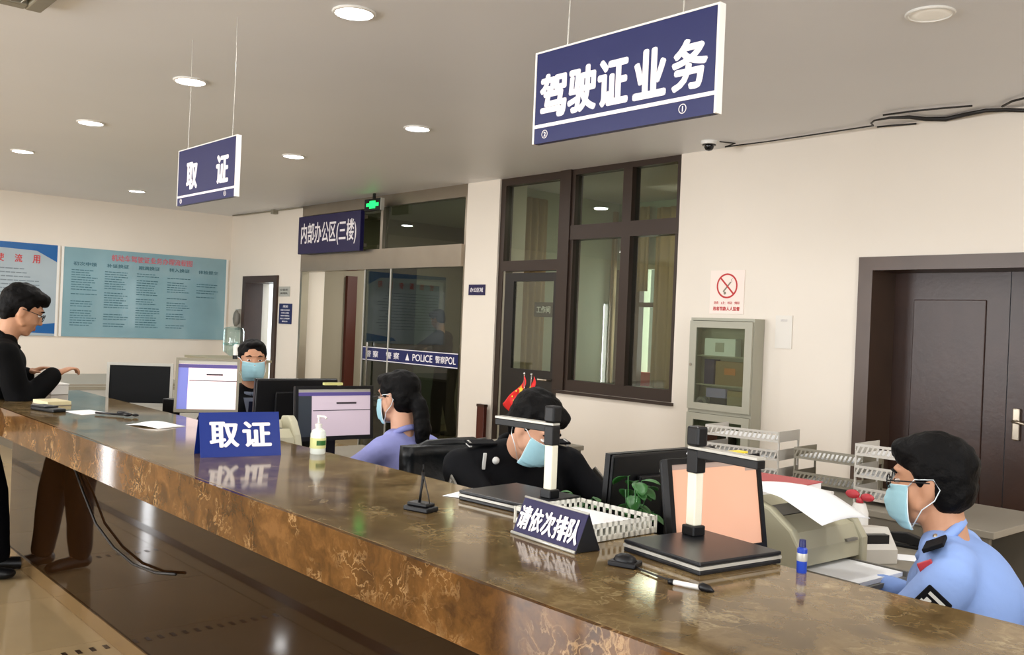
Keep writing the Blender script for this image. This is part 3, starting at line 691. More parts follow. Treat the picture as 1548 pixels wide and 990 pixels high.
# document scanners
def scanner(label, corner_px, rz, w_, dep, post, arm_len, h=.028):
    t = thing('document_scanner', label, 'scanner', corner_px, rz)
    MB().box(-w_/2, w_/2, -dep/2, dep/2, 0, h*.36).box(-w_/2+.006, w_/2-.006, -dep/2+.006, dep/2-.006, h*.3, h*.7).box(-w_/2, w_/2, -dep/2, dep/2, h*.68, h).build('base_board', 'board', t, bevel=.003)
    MB().box(-w_/2-.0005, w_/2+.0005, -dep/2-.0005, dep/2+.0005, h*.40, h*.64).build('silver_band', 'silver', t)
    px, py = post
    for z0, z1, e in ((h, h+.024, .020), (h+.150, h+.205, .0165)): MB().box(px-e, px+e, py-e, py+e, z0, z1).build('post_joint', 'black', t, bevel=.003)
    MB().box(px-.0145, px+.0145, py-.013, py+.013, h+.024, h+.150).build('post', mat('ivory_plastic', 'ece7d2', .35), t, bevel=.003)
    MB().box(px-.019, px+.019, py-.018, py+.018, h+.214, h+.262).build('camera_head', 'black', t, bevel=.006)
    s_ = 1 if arm_len > 0 else -1
    x0, x1 = sorted((px-s_*.015, px+arm_len))
    MB().box(x0, x1, py-.014, py+.014, h+.187, h+.206).build('arm', 'black', t, bevel=.002)
    MB().box(x0, x1, py-.0145, py+.0145, h+.207, h+.213).build('arm_cover', 'silver', t)
    return t
p0, p1, p2 = ztop(947, 834), ztop(1063, 873), ztop(1175, 850)
wv = p1-p0; dv = p2-p1; cc = (p0+p2)/2
scanner('black document scanner with white post in front of the peach screen', tuple(cc), math.atan2(wv.y, wv.x), wv.length, dv.length, (-wv.length/2+.035, .06), .20)
q = ztop(835, 772)
scanner('black document scanner in front of the officer leaning on the counter', (q.x-.14, q.y-.0, CZ), R(4), .26, .24, (.10, .02), -.22)
# sheet beneath the second scanner
def sheet(label, loc, w_, h_, rz, name='paper_sheet', m='paper', curl=.004):
    def fn(u, v): return ((u-.5)*w_, (v-.5)*h_, .0012+curl*math.sin(u*3.1)*math.sin(v*2.6+.3))
    o = MB().grid(fn, 8, 8, .0008).build(name, m, loc=loc, rot=(0, 0, rz), smooth=True); return tag(o, label, 'paper')
sheet('white sheet lying half under the scanner by the leaning officer', (-2.20, 1.80, CZ), .10, .17, R(20))
sheet('white sheet on the counter near the pen rest at its far end', (-4.86, 1.50, CZ), .20, .15, R(12))
sheet('white crumpled sheet on the counter nearest the bright blue tent sign', (-4.21, 1.60, CZ), .21, .15, R(20), curl=.02)
# black items at the far end
t = thing('pen_rest', 'black pen and keys lying on the edge of the far white sheet', 'pen', (-4.66, 1.56, CZ+.004), R(30))
MB().tube([(-.10, 0, .006), (.06, .01, .006)], .005).build('pen', 'black', t, smooth=True); MB().ell((.09, .0, .01), (.025, .018, .010)).ell((.12, .02, .008), (.018, .012, .008)).ell((.04, .02, .014), (.03, .016, .009)).build('key_pouch', 'black', t, smooth=True)
t = thing('leather_wallet', 'flat black wallet on the counter beside the standing man', 'wallet', (-4.98, 1.36, CZ), R(15))
MB().box(-.10, .10, -.035, .035, 0, .018).build('body', 'leather', t, bevel=.006); MB().box(-.10, .03, -.036, .036, .018, .026).build('flap', 'leather', t, bevel=.004)
t = thing('note_block', 'low pale note block on the counter end behind the wallet', 'note pad', (-5.32, 1.47, CZ), R(8))
MB().box(-.09, .09, -.06, .06, 0, .022).build('paper_block', mat('cream_paper', 'ddd2a8', .7), t); MB().box(-.093, .093, -.063, .063, -.0, .004).build('backing', 'desk', t)
t = thing('counter_reflection_block', 'small white block standing in for a pale reflection at the far counter end', 'box', (-5.98, 1.66, CZ), R(5))  # block put in to imitate a pale reflection on the countertop
MB().box(-.09, .09, -.05, .05, 0, .055).build('body', 'white', t, bevel=.004); MB().box(-.092, .092, -.052, .052, .055, .065).build('lid', 'white', t, bevel=.002)
# pen stand with coiled cord
q = ztop(636, 772); t = thing('counter_pen_stand', 'black counter pen upright on a small stand with a looping cord', 'pen stand', (q.x, q.y, CZ), R(15))
MB().box(-.042, .042, -.026, .026, 0, .014).box(-.034, .034, -.02, .02, .014, .024).build('base', 'black', t, bevel=.004)
MB().tube([(-.005, 0, .022), (-.004, .002, .05), (.0, .004, .085), (.0, .004, .105)], [.0045, .0035, .0045, .004]).tube([(0, .004, .104), (0, .004, .125)], [.003, .0015]).build('pen', 'black', t, smooth=True)
MB().tube([(.03, 0, .022), (.022, .002, .045), (.010, .003, .075), (.002, .004, .098)], .0018, 6).build('cord', 'cord', t, smooth=True)
q = ztop(940, 856); t = thing('pen_stand_base', 'empty black pen base beside the large document scanner', 'pen stand', (q.x, q.y+.01, CZ), R(20))
MB().box(-.032, .032, -.024, .024, 0, .012).ell((0, 0, .012), (.027, .02, .016)).build('base', 'black', t, bevel=.003, smooth='auto')
a, b = ztop(1012, 883), ztop(1076, 896); dv = (b-a)
t = thing('ballpoint_pen', 'white and black ballpoint pen lying in front of the large document scanner', 'pen', tuple((a+b)/2), math.atan2(dv.y, dv.x)); L_ = dv.length*.5
MB().tube([(-L_, 0, .006), (L_*.45, 0, .006)], .0052).build('barrel', 'white', t, smooth=True)
MB().tube([(-L_*1.05, 0, .006), (-L_*.8, 0, .006)], .006).tube([(L_*.42, 0, .007), (L_*.55, 0, .008), (L_*.85, 0, .006), (L_*1.1, 0, .003)], [.006, .009, .008, .002]).build('grip', 'black', t, smooth=True)
a2 = ztop(958, 858)
o = MB().tube([(a2.x, a2.y, CZ+.004), tuple(ztop(970, 864)+Vector((0, 0, .004))), tuple(ztop(990, 872)+Vector((0, 0, .004))), tuple(ztop(1012, 881)+Vector((0, 0, .006)))], .0022, 6).build('thin_cord', 'cord', smooth=True)
tag(o, 'short dark cord joining the pen base to the lying pen', 'cord')
q = ztop(1216, 864); t = thing('glue_bottle', 'slim blue bottle standing at the counter back edge', 'bottle', (q.x, q.y-.012, CZ))
MB().lathe([(0, 0), (.0105, 0), (.011, .003), (.011, .052), (.007, .056), (0, .056)]).build('bottle', 'bluebottle', t, smooth='auto'); MB().lathe([(0, .055), (.008, .056), (.007, .072), (0, .073)]).build('cap', 'navy', t, smooth='auto')
MB().lathe([(.0112, .026), (.0114, .027), (.0114, .042), (.0112, .043)]).build('label_band', 'silver', t, smooth='auto')
# white perforated letter tray on the counter
p0, p1, p2 = ztop(893, 822), ztop(988, 806), ztop(842, 783)
wv = p1-p0; dep = .27; w_ = wv.length*1.05
ang = math.atan2(wv.y, wv.x)
t = thing('letter_tray', 'white perforated plastic letter tray with papers beside the indigo tent sign', 'tray', tuple((p0+p1)/2), ang)
def perf_side(mb, x0, x1, z0, z1, n):   # a rail, posts and rail wall in local xz at y=0
    mb.box(x0, x1, -.0015, .0015, z0, z0+(z1-z0)*.30); mb.box(x0, x1, -.0015, .0015, z1-(z1-z0)*.25, z1)
    for k in range(n+1): xx = x0+(x1-x0)*k/n; mb.box(xx-.004, xx+.004, -.0015, .0015, z0, z1)
def wall4(w_, dep, z0, z1, nx, ny, m, t, name='side'):
    mb = MB(); perf_side(mb, -w_/2, w_/2, z0, z1, nx); mb.build(name, m, t, loc=(0, 0, 0))
    mb = MB(); perf_side(mb, -w_/2, w_/2, z0, z1, nx); mb.build(name, m, t, loc=(0, dep, 0))
    for sx in (-1, 1):
        mb = MB(); perf_side(mb, 0, dep, z0, z1, ny); mb.build(name, m, t, loc=(sx*w_/2, 0, 0), rot=(0, 0, R(90)))
WP = mat('tray_white', 'd9d7cc', .4)
MB().box(-w_/2, w_/2, 0, dep, .002, .006).build('bottom', WP, t)
wall4(w_, dep, .002, .045, 12, 12, WP, t)
sheet('stack of white papers lying in the perforated letter tray', tuple((p0+p1)/2 + Vector((-math.sin(ang), math.cos(ang), 0))*.14 + Vector((0, 0, .024))), w_*.85, dep*.85, ang+R(4), name='paper_stack', curl=.008)

# ------------------------------------------------------------------ monitors
def monitor(name, label, cxyz, heading, w_, h, tilt, screen, ui=None, bezel='black', desk_z=.75, bz=.016, backtext=None, base=True):
    """cxyz = centre of the screen; heading = direction (degrees) the screen faces"""
    c = Vector(cxyz); t = thing(name, label, 'monitor', (c.x, c.y, desk_z), R(heading)-R(-90)); cz = c.z-desk_z
    tl = R(-tilt); Mx = Matrix.Translation((0, 0, cz)) @ Matrix.Rotation(tl, 4, 'X')   # local -y is the screen side
    def g(mb): mb.bm.transform(Mx); return mb
    hw, hh = w_/2, h/2
    mb = MB(); mb.box(-hw-bz, -hw, -.008, .012, -hh-bz*1.3, hh+bz).box(hw, hw+bz, -.008, .012, -hh-bz*1.3, hh+bz).box(-hw, hw, -.008, .012, hh, hh+bz).box(-hw, hw, -.008, .012, -hh-bz*1.3, -hh)
    g(mb).build('bezel', bezel, t)
    g(MB().box(-hw, hw, -.003, .004, -hh, hh)).build('screen', screen, t)
    mb = MB().box(-hw-bz*.9, hw+bz*.9, .012, .026, -hh-bz*1.2, hh+bz*.9).box(-hw*.6, hw*.6, .026, .045, -hh*.6, hh*.6)
    g(mb).build('back_shell', 'black' if bezel != 'silver' else 'silver', t, bevel=.006)
    for nm, x0, x1, z0, z1, m_ in (ui or []):
        g(MB().box(-hw+x0*w_, -hw+x1*w_, -.0042, -.0032, -hh+z0*h, -hh+z1*h)).build(nm, m_, t)
    if backtext:
        mb = g(MB().box(-.035, .035, .0262, .0268, hh*.62, hh*.70)); mb.build('back_logo', 'silver', t)
    if base:
        MB().box(-.025, .025, .03, .05, .01, cz).build('neck', 'black' if bezel != 'silver' else 'silver', t)
        MB().lathe([(0, 0), (.105, 0), (.105, .006), (.03, .016), (0, .016)], (0, .035, 0)).build('foot', 'black' if bezel != 'silver' else 'silver', t, smooth='auto')
    return t
UI = [('title_bar', 0, 1, .93, 1, 'silver'), ('menu_bar', 0, 1, .85, .925, 'scr_bar'), ('side_bar', 0, .17, 0, .85, 'scr_side'),
      ('page_line', .19, 1, .58, .595, 'scr_text'), ('page_caption', .48, .76, .70, .735, 'scr_text')]
c = (at(313, 543, 1, 2.2))
monitor('customer_monitor', 'tilted monitor with a pinkish page left of the masked man in navy', (-5.10, 2.22, 1.10), -26, .315, .275, 12, 'scr_white', UI, 'traydk', bz=.014)
UI2 = [('title_bar', 0, 1, .94, 1, 'silver'), ('menu_bar', 0, 1, .86, .935, 'scr_bar'), ('side_bar', 0, .18, 0, .86, 'scr_dark'), ('page_line', .2, 1, .54, .556, 'scr_text'), ('page_caption', .52, .80, .68, .72, 'scr_text')]
monitor('desktop_monitor', 'wide black monitor with a grey pink page in front of the woman in lavender', (-4.15, 2.48, 1.03), -4, .40, .235, 4, 'scr_grey', UI2)
monitor('blank_monitor', 'blank black monitor in a silver frame near the poster wall', (-6.25, 2.26, 1.02), -28, .375, .245, 3, 'scr_off', None, 'silver', bz=.018)
monitor('turned_monitor', 'black monitor seen from behind between the masked man and the lavender shirt', (-4.60, 2.50, 1.03), 176, .44, .25, 4, 'scr_grey', None)
monitor('backward_monitor', 'black monitor seen from behind beyond the white letter tray', (-1.93, 2.345, .985), 178, .46, .26, 4, 'scr_grey', None, backtext=True)
monitor('peach_monitor', 'monitor with a plain peach screen behind the large document scanner', (-1.50, 2.065, 1.052), -6, .325, .225, 9, 'scr_peach', [('top_bar', 0, 1, .94, 1, 'scr_peach2'), ('corner_box', .86, 1, .87, .94, 'scr_peach2')], bz=.015)
t = thing('sticky_note', 'yellow sticky note lying on top of the peach monitor', 'note', (-1.525, 2.16, 1.180), R(84))
MB().box(-.045, .045, -.016, .016, 0, .005).build('pad', 'yellow', t)
t = thing('label_strip', 'small pale yellow strip on the top edge of the wide monitor', 'note', (-4.162, 2.47, 1.168), R(86))
MB().box(-.05, .05, -.012, .012, 0, .012).build('strip', mat('pale_yellow', 'd3cf83', .6), t)
t = thing('binder_clip', 'dark clip with crumpled white tissue on top of the peach monitor', 'clip', (-1.53, 2.00, 1.180), R(84))
MB().ell((0, 0, .008), (.028, .013, .008)).build('tissue', 'paper', t, smooth=True); MB().prism([(.03, 0), (.075, 0), (.068, .02), (.045, .024)], 1, -.012, .012).build('clip', 'black', t)
# speaker beside the first monitor, keyboards
t = thing('desk_speaker', 'slim black desk speaker between the blank and the pinkish monitors', 'speaker', (-5.73, 2.27, .75), R(-60))
MB().box(-.035, .035, -.04, .04, 0, .22).build('housing', 'black', t, bevel=.006); MB().cyl((0, -.041, .07), (0, -.043, .07), .026, seg=20).cyl((0, -.041, .15), (0, -.043, .15), .018, seg=20).build('cone', 'greypl', t)
def keyboard(label, loc, rz):
    t = thing('keyboard', label, 'keyboard', loc, rz)
    MB().box(-.22, .22, -.07, .07, 0, .018).build('case', 'black', t, bevel=.004)
    mb = MB()
    for r_ in range(5):
        for k in range(15): mb.box(-.21+k*.028, -.188+k*.028, -.062+r_*.025, -.041+r_*.025, .018, .023)
    o = mb.build('keys', 'board', t); o['kind'] = 'stuff'; return t
keyboard('black keyboard under the hands of the woman in lavender', (-3.98+.16, 2.40, .75), R(90))
t = thing('keyboard_shelf', 'pull-out desk shelf under the black keyboard', 'shelf', (-3.9, 2.4, .75)); MB().box(-.12, .20, -.35, .35, -.028, -.002).build('board', 'desk', t)

# ------------------------------------------------------------------ printers
def printer(label, loc, rz, w_=.34, dep=.40, h=.30):
    """front faces local -y"""
    t = thing('laser_printer', label, 'printer', loc, rz); hw, hd = w_/2, dep/2
    prof = [(-hd, 0), (hd, 0), (hd, h*.80), (hd*.7, h*.97), (0, h), (-hd*.35, h*.93), (-hd*.8, h*.72), (-hd, h*.52)]
    for s_ in (-1, 1): MB().prism(prof, 0, s_*hw-.018, s_*hw+.018).build('side_shell', 'beige', t, bevel=.008)
    MB().prism([(-hd+.01, h*.30), (-hd+.01, h*.50), (-hd*.8, h*.68), (-hd*.3, h*.80), (0, h*.72), (hd*.3, h*.72), (hd*.7, h*.90), (hd-.01, h*.8), (hd-.01, .01), (-hd+.01, .01), (-hd+.01, .05), (-hd+.10, .06), (-hd+.10, h*.28)], 0, -hw+.017, hw-.017).build('body', 'beige', t)
    MB().box(-hw+.05, hw-.05, -hd*.25, hd*.45, h*.725, h*.80).build('output_recess', 'black', t)
    MB().box(-hw+.03, hw-.03, -hd-.16, -hd+.09, .035, .048).box(-hw+.03, -hw+.04, -hd-.16, -hd+.09, .048, .065).box(hw-.04, hw-.03, -hd-.16, -hd+.09, .048, .065).build('paper_tray', 'greypl', t)
    MB().box(-hw+.045, hw-.045, -hd-.15, -hd+.08, .049, .062).build('tray_paper', 'paper', t)
    MB().box(hw-.10, hw-.04, -hd*.98, -hd*.88, h*.50, h*.53).build('button_row', 'greypl', t)
    return t
printer('beige laser printer with white sheets lying across its top', (-1.655, 2.66, .75), R(88), .34, .34, .255)
printer('beige laser printer half hidden behind the bright blue tent sign', (-4.06, 2.06, .75), R(80), .24, .26, .285)
def curled(u, v):
    x = -.14+.34*u; return (x, -.115+.23*v, .02*math.sin(u*3.1+.6) + .012*math.sin(v*3) - .035*max(0, u-.55)*2)
o = MB().grid(curled, 16, 8, .001).build('curled_paper', 'paper', loc=(-1.61, 2.60, 1.010), rot=(0, 0, R(-6)), smooth=True)
tag(o, 'white sheets curling over the front of the beige printer', 'paper')
t = thing('label_printer', 'small grey box with a slot beside the masked face at right', 'printer', (-1.62, 3.08, .75), R(60))
MB().prism([(-.08, 0), (.08, 0), (.08, .10), (-.02, .115), (-.08, .05)], 0, -.08, .08).build('body', 'tray', t, bevel=.004); MB().box(-.055, .055, -.065, -.015, .065, .096).build('slot', 'board', t)

# ------------------------------------------------------------------ paper trays on the rear desk
def tray_rack(label, loc, rz, w_, dep, tiers, gap, m='tray'):
    t = thing('tray_rack', label, 'tray', loc, rz)
    for k in range(tiers):
        z = .02+k*gap
        tr = MB().box(-w_/2, w_/2, 0, dep, z, z+.003).build('tray', m, t)
        mb = MB(); hgt = .055
        mb.box(-w_/2, w_/2, -.002, .002, z, z+.012).box(-w_/2, w_/2, -.002, .002, z+hgt-.012, z+hgt)
        n = 16
        for i in range(n):
            x0 = -w_/2 + w_*i/n; mb.prism([(x0, z+.010), (x0+.009, z+.010), (x0+.024, z+hgt-.010), (x0+.015, z+hgt-.010)], 1, -.002, .002)
        mb.build('lattice_front', m, tr)
        mb = MB()
        for sx in (-1, 1): mb = MB().box(sx*w_/2-.002, sx*w_/2+.002, 0, dep, z, z+hgt); mb.build('tray_side', m, tr)
        sheet_ = MB().box(-w_/2+.02, w_/2-.03, .015, dep-.02, z+.004, z+.010+.008*(k % 2)).build('papers', 'paper', tr)
    for sx in (-1, 1):
        for yy in (.01, dep-.01): MB().box(sx*w_/2-.004, sx*w_/2+.004, yy-.004, yy+.004, 0, .02+(tiers-1)*gap+.055).build('post', m, t)
    return t
tray_rack('pale three tier paper tray beside the steel cabinet', (-2.93, 4.22, .75), R(8), .42, .26, 3, .095)
tray_rack('dark grey paper tray between the two pale tray racks', (-2.47, 4.30, .75), R(4), .36, .24, 2, .12, 'traydk')
tray_rack('pale latticed paper tray in front of the dark double door', (-2.04, 4.12, .75), R(4), .36, .26, 3, .10)
def book(label, loc, rz, w_, dep, h, m, cat='folder', name='folder'):
    t = thing(name, label, cat, loc, rz)
    MB().box(-w_/2, w_/2, -dep/2, dep/2, 0, .003).box(-w_/2, w_/2, -dep/2, dep/2, h-.003, h).box(-w_/2, -w_/2+.003, -dep/2, dep/2, 0, h).build('cover', m, t); MB().box(-w_/2+.003, w_/2-.005, -dep/2+.004, dep/2-.004, .003, h-.003).build('pages', 'paper', t)
    return t
q = at(1150, 775, 1, 3.35)
t = thing('document_box', 'white stack of documents under the red folder behind the printer', 'box', (-2.06, 3.22, .75), R(5))
MB().box(-.17, .17, -.12, .12, 0, .155).build('paper_block', 'paper', t, bevel=.003); MB().box(-.175, .175, -.125, .125, .155, .165).build('lid', 'white', t)
book('red folder lying on the document stack behind the printer', (-2.06, 3.22, .9155), R(5), .28, .20, .035, 'red')
book('dark red ledger lying under the grey tray on the rear desk', (-2.62, 4.10, .75), R(5), .22, .14, .02, mat('dark_red', '7a2a2e', .5), 'book', 'ledger')
t = thing('glue_pot', 'small white pot with a red bow shaped cap on the grey desk', 'pot', (-1.80, 3.38, .75), 0)
MB().lathe([(0, 0), (.028, 0), (.034, .02), (.033, .10), (.022, .135), (0, .137)]).build('pot', 'white', t, smooth='auto')
MB().lathe([(0, .136), (.014, .137), (.012, .155), (0, .156)]).ell((-.03, 0, .165), (.03, .012, .018)).ell((.03, 0, .160), (.028, .012, .016)).build('cap', 'red', t, smooth=True)
t = thing('stapler', 'black stapler lying on the grey desk behind the printer', 'stapler', (-1.62, 3.40, .75), R(10))
MB().box(-.07, .07, -.018, .018, 0, .012).prism([(-.07, .02), (.07, .012), (.075, .035), (.0, .055), (-.07, .048)], 1, -.016, .016).build('body', 'black', t, bevel=.003)
t = thing('tape_dispenser', 'violet tape dispenser by the masked face at right', 'tape dispenser', (-1.45, 3.36, .75), R(20))
MB().prism([(-.07, 0), (.07, 0), (.07, .03), (.02, .09), (-.02, .09), (-.07, .04)], 1, -.028, .028).build('body', 'purplepl', t, bevel=.005); MB().cyl((0, -.03, .055), (0, .03, .055), .02).build('roll', 'white', t)
sheet('loose white papers on the grey desk beside the violet tape dispenser', (-1.52, 3.24, .75), .14, .10, R(30))

# ------------------------------------------------------------------ steel cabinet with glass doors at the back wall
YC = 5.85
cx0, cx1 = at(1043, 480, 1, YC).x, at(1139, 480, 1, YC).x
cw = cx1-cx0; ch = at(1100, 481, 1, YC).z; CD = .125
t = thing('steel_cabinet', 'grey steel cabinet with glazed doors set against the white wall', 'cabinet', ((cx0+cx1)/2, YC+.02, 0))
h2 = cw/2; zs = .915
MB().box(-h2, -h2+.015, 0, CD, 0, ch).box(h2-.015, h2, 0, CD, 0, ch).box(-h2, h2, 0, CD, ch-.02, ch).box(-h2, h2, 0, CD, 0, .06).box(-h2, h2, CD-.005, CD, 0, ch).box(-h2+.015, h2-.015, 0, CD, zs-.012, zs+.012).build('body', 'cab', t)
for z in (1.12, 1.34, .62, .34): MB().box(-h2+.016, h2-.016, .02, CD-.006, z-.005, z+.005).build('shelf', 'cab', t)
for z0, z1 in ((zs+.015, ch-.025), (.07, zs-.015)):
    dr = MB().box(-h2+.005, -h2+.068, -.020, -.001, z0, z1).box(h2-.068, h2-.005, -.020, -.001, z0, z1).box(-h2+.068, h2-.068, -.020, -.001, z1-.05, z1).box(-h2+.068, h2-.068, -.020, -.001, z0, z0+.05).build('door', 'cab', t)
    MB().box(-h2+.068, h2-.068, -.012, -.008, z0+.05, z1-.05).build('pane', 'glass', dr)
    MB().cyl((-h2+.03, -.021, (z0+z1)/2), (-h2+.03, -.031, (z0+z1)/2), .010, seg=12).build('lock', 'chrome', dr)
CX = (cx0+cx1)/2
def cabthing(name, label, cat, x, z, fn): 
    t = thing(name, label, cat, (CX+x, YC+.075, z)); fn(t)
cabthing('glass_reflection_block', 'white block in the steel cabinet standing in for a reflection on its glass', 'box', -.02, 1.345, lambda t: (MB().box(-.15, .13, -.03, .045, 0, .13).build('body', 'paper', t), MB().box(-.05, .03, -.0325, -.0302, .03, .10).build('print', 'silver', t)))  # white block imitates a window reflection in the upper cabinet pane
cabthing('dark_binder', 'dark blue binder on the middle shelf of the steel cabinet', 'binder', -.12, 1.125, lambda t: (MB().box(-.045, .045, -.03, .045, 0, .19).build('spine', 'navy', t),))
cabthing('brown_file_box', 'brown file box beside the dark blue binder in the steel cabinet', 'box', .07, 1.125, lambda t: (MB().box(-.13, .12, -.03, .045, 0, .18).build('body', mat('kraft', '8c7350', .7), t), MB().box(-.05, .05, -.032, -.0302, .08, .13).build('label_patch', mat('orange_patch', 'c7772f', .6), t)))
cabthing('lilac_packet', 'lilac and white packet low behind the upper cabinet door', 'packet', -.05, .927, lambda t: (MB().box(-.09, .09, -.03, -.005, .10, .17).build('packet', mat('lilac', '9d92c4', .6), t), MB().box(-.07, .07, -.01, .04, 0, .10).build('tin', 'board', t)))
cabthing('tape_roll', 'grey tape roll at the lower left inside the steel cabinet', 'tape', -.185, .927, lambda t: (MB().cyl((0, -.03, .05), (0, .01, .05), .05, seg=24).build('roll', 'greypl', t), MB().cyl((0, -.032, .05), (0, -.0305, .05), .024, seg=20).build('core', 'black', t)))
cabthing('brown_file_stack', 'stack of brown files at the lower right inside the steel cabinet', 'files', .12, .927, lambda t: (MB().box(-.065, .09, -.03, .045, 0, .16).build('files', mat('tan_files', '9a8867', .7), t),))
cabthing('dark_red_book', 'pair of dark books behind the lower cabinet door', 'books', -.02, .625, lambda t: (MB().box(-.16, .0, -.03, .045, 0, .16).build('book', mat('maroon', '5c1d22', .5), t), MB().box(.004, .12, -.03, .045, 0, .13).build('book', 'black', t)))

# ------------------------------------------------------------------ plants, flags, left background
def plant(label, loc, n, spread, h, seed):
    t = thing('potted_plant', label, 'plant', loc); rr = random.Random(seed)
    MB().lathe([(0, 0), (.045, 0), (.06, .10), (.064, .105), (.056, .105), (.05, .09), (0, .09)]).build('pot', 'pot', t, smooth='auto')
    st = MB()
    for k in range(n):
        a = rr.random()*6.28; r0 = spread*(.25+.75*rr.random()); z = .11+(h-.11)*(.35+.65*rr.random()); r0 *= (1.25-z/h*.5)
        tip = Vector((math.cos(a)*r0, math.sin(a)*r0, z)); st.tube([(0, 0, .085), tuple(tip*.5+Vector((0, 0, .03))), tuple(tip)], .0018, 5)
        L_ = .035+.03*rr.random(); W2 = L_*.75; an = a+rr.uniform(-.9, .9); dr = rr.uniform(-.5, .5)
        def lf_(u, v, tip=tip, an=an, L_=L_, W2=W2, dr=dr):
            s_ = (v-.5)*2; wd = W2*math.sin(math.pi*min(1, max(0, u*.92+.06)))**.7*.5
            x = u*L_; y = s_*wd; z = -.35*x*x/L_ + .15*abs(y) + dr*x
            return (tip.x+x*math.cos(an)-y*math.sin(an), tip.y+x*math.sin(an)+y*math.cos(an), tip.z+z)
        MB().grid(lf_, 6, 4, .0008).build('leaf', 'green', t, smooth=True)
    st.build('stems', 'green', t)
    return t
plant('leafy green plant in front of the backward black monitor', (-1.80, 2.07, .75), 26, .085, .34, 4)
plant('low green plant beside the officer leaning on the counter', (-2.02, 2.10, .75), 16, .07, .27, 9)
t = thing('desk_flags', 'pair of small red desk flags with yellow stars behind the leaning officer', 'flag', (-4.49, 4.1, .75))
MB().lathe([(0, 0), (.05, 0), (.05, .012), (.015, .02), (0, .02)]).build('stand', 'chrome', t, smooth='auto')
for s_, nm in ((-1, 0), (1, 1)):
    top_ = Vector((s_*.035+.0, 0, .45)); MB().tube([(s_*.008, 0, .015), tuple(top_)], .004).ell(tuple(top_), .008).build('pole', 'chrome', t, smooth=True)
    def fl(u, v, s_=s_, top_=top_):
        d = u; x = top_.x - .19*d*(1 if s_ < 0 else .62) + .02*math.sin(v*9+u*4); z = top_.z - .012 - .20*d - .24*v*(1-.35*d) ; x += .11*v*d*1.5 + .012
        return (x, .012*math.sin(u*9+s_)+.02*s_*u, z)
    f_ = MB().grid(fl, 14, 14, .001).build('cloth', 'flag', t, smooth=True)
    sc = Vector(fl(.22, .22)); mb = MB()
    pts = []
    for k in range(10):
        a_ = math.pi/2+k*math.pi/5; r_ = .028 if k % 2 == 0 else .011; pts.append((sc.x+r_*math.cos(a_), sc.z+r_*math.sin(a_)))
    mb.prism(pts, 1, sc.y-.016, sc.y-.012)
    for (du, dv) in ((.45, .08), (.52, .2), (.5, .35), (.42, .48)):
        p_ = fl(du, dv); mb.ell((p_[0], p_[1]-.006, p_[2]), (.007, .004, .007), sub=1)
    mb.build('stars', 'yellow', f_)['kind'] = 'stuff'
# office chairs
def office_chair(label, loc, heading, seat_z=.46, back_top=1.0, w_=.46, grp=None):
    """faces local +x"""
    t = thing('office_chair', label, 'chair', loc, heading, grp)
    MB().box(-.22, .24, -w_/2, w_/2, seat_z-.075, seat_z).build('seat', 'leather', t, bevel=.025)
    def bk(u, v):
        y = (u-.5)*w_; z = seat_z+.06+(back_top-seat_z-.06)*v; x = -.25-.05*v+.05*(2*u-1)**2-.02*math.sin(v*9)
        return (x, y, z)
    MB().grid(bk, 12, 14, .045).build('backrest', 'leather', t, smooth=True)
    MB().tube([(-.30+.0, -w_/2+.02, back_top-.03), (-.335, -w_/4, back_top+.0), (-.345, 0, back_top+.005), (-.335, w_/4, back_top+.0), (-.30, w_/2-.02, back_top-.03)], .022).build('head_roll', 'leather', t, smooth=True)
    for s_ in (-1, 1):
        ar = MB().tube([(-.26, s_*(w_/2+.01), seat_z+.10), (-.20, s_*(w_/2+.04), seat_z+.22), (.12, s_*(w_/2+.04), seat_z+.215), (.17, s_*(w_/2+.03), seat_z+.12), (.12, s_*(w_/2-.04), seat_z-.05)], .014).build('armrest', 'chrome', t, smooth=True)
        MB().box(-.17, .11, s_*(w_/2+.04)-.022, s_*(w_/2+.04)+.022, seat_z+.225, seat_z+.245).build('arm_pad', 'leather', ar, bevel=.006)
    MB().tube([(-.10, 0, seat_z-.09), (-.26, 0, seat_z-.07), (-.31, 0, seat_z+.15)], .016).build('back_bar', 'chrome', t, smooth=True)
    MB().cyl((0, 0, .10), (0, 0, seat_z-.07), .026).cyl((0, 0, .09), (0, 0, .15), .04).build('column', 'chrome', t, smooth='auto')
    for k in range(5):
        a_ = R(72*k+15); ex, ey = math.cos(a_)*.28, math.sin(a_)*.28
        lg = MB().tube([(0, 0, .12), (ex, ey, .085)], [.022, .014]).build('leg', 'chrome', t, smooth=True)
        MB().cyl((ex-.012*math.sin(a_), ey+.012*math.cos(a_), .028), (ex+.012*math.sin(a_), ey-.012*math.cos(a_), .028), .028).cyl((ex, ey, .03), (ex, ey, .085), .008).build('caster', 'black', lg)
    return t
# far left background
t = thing('water_dispenser', 'water dispenser with a clear bottle in the far left corner', 'water dispenser', (-11.75, 5.45, 0))
MB().box(-.15, .15, -.15, .15, 0, .92).build('body', 'silver', t, bevel=.02); MB().box(-.10, .10, -.16, -.148, .55, .75).build('tap_recess', 'greypl', t)
MB().lathe([(0, .92), (.04, .92), (.045, .96), (.13, 1.02), (.135, 1.05), (.135, 1.28), (.12, 1.33), (.05, 1.35), (0, 1.352)]).build('bottle', 'clear', t, smooth='auto')
MB().lathe([(.136, 1.10), (.138, 1.105), (.138, 1.13), (.136, 1.135)]).build('bottle_ring', 'clear', t, smooth='auto')
t = thing('filing_cabinet', 'beige filing cabinet behind the pinkish monitor', 'cabinet', (-9.3, 4.25, 0))
MB().box(-.50, .50, -.22, .22, 0, 1.03).build('body', 'beige', t, bevel=.006); MB().box(-.52, .52, -.24, .24, 1.03, 1.055).build('top', 'beige2', t)
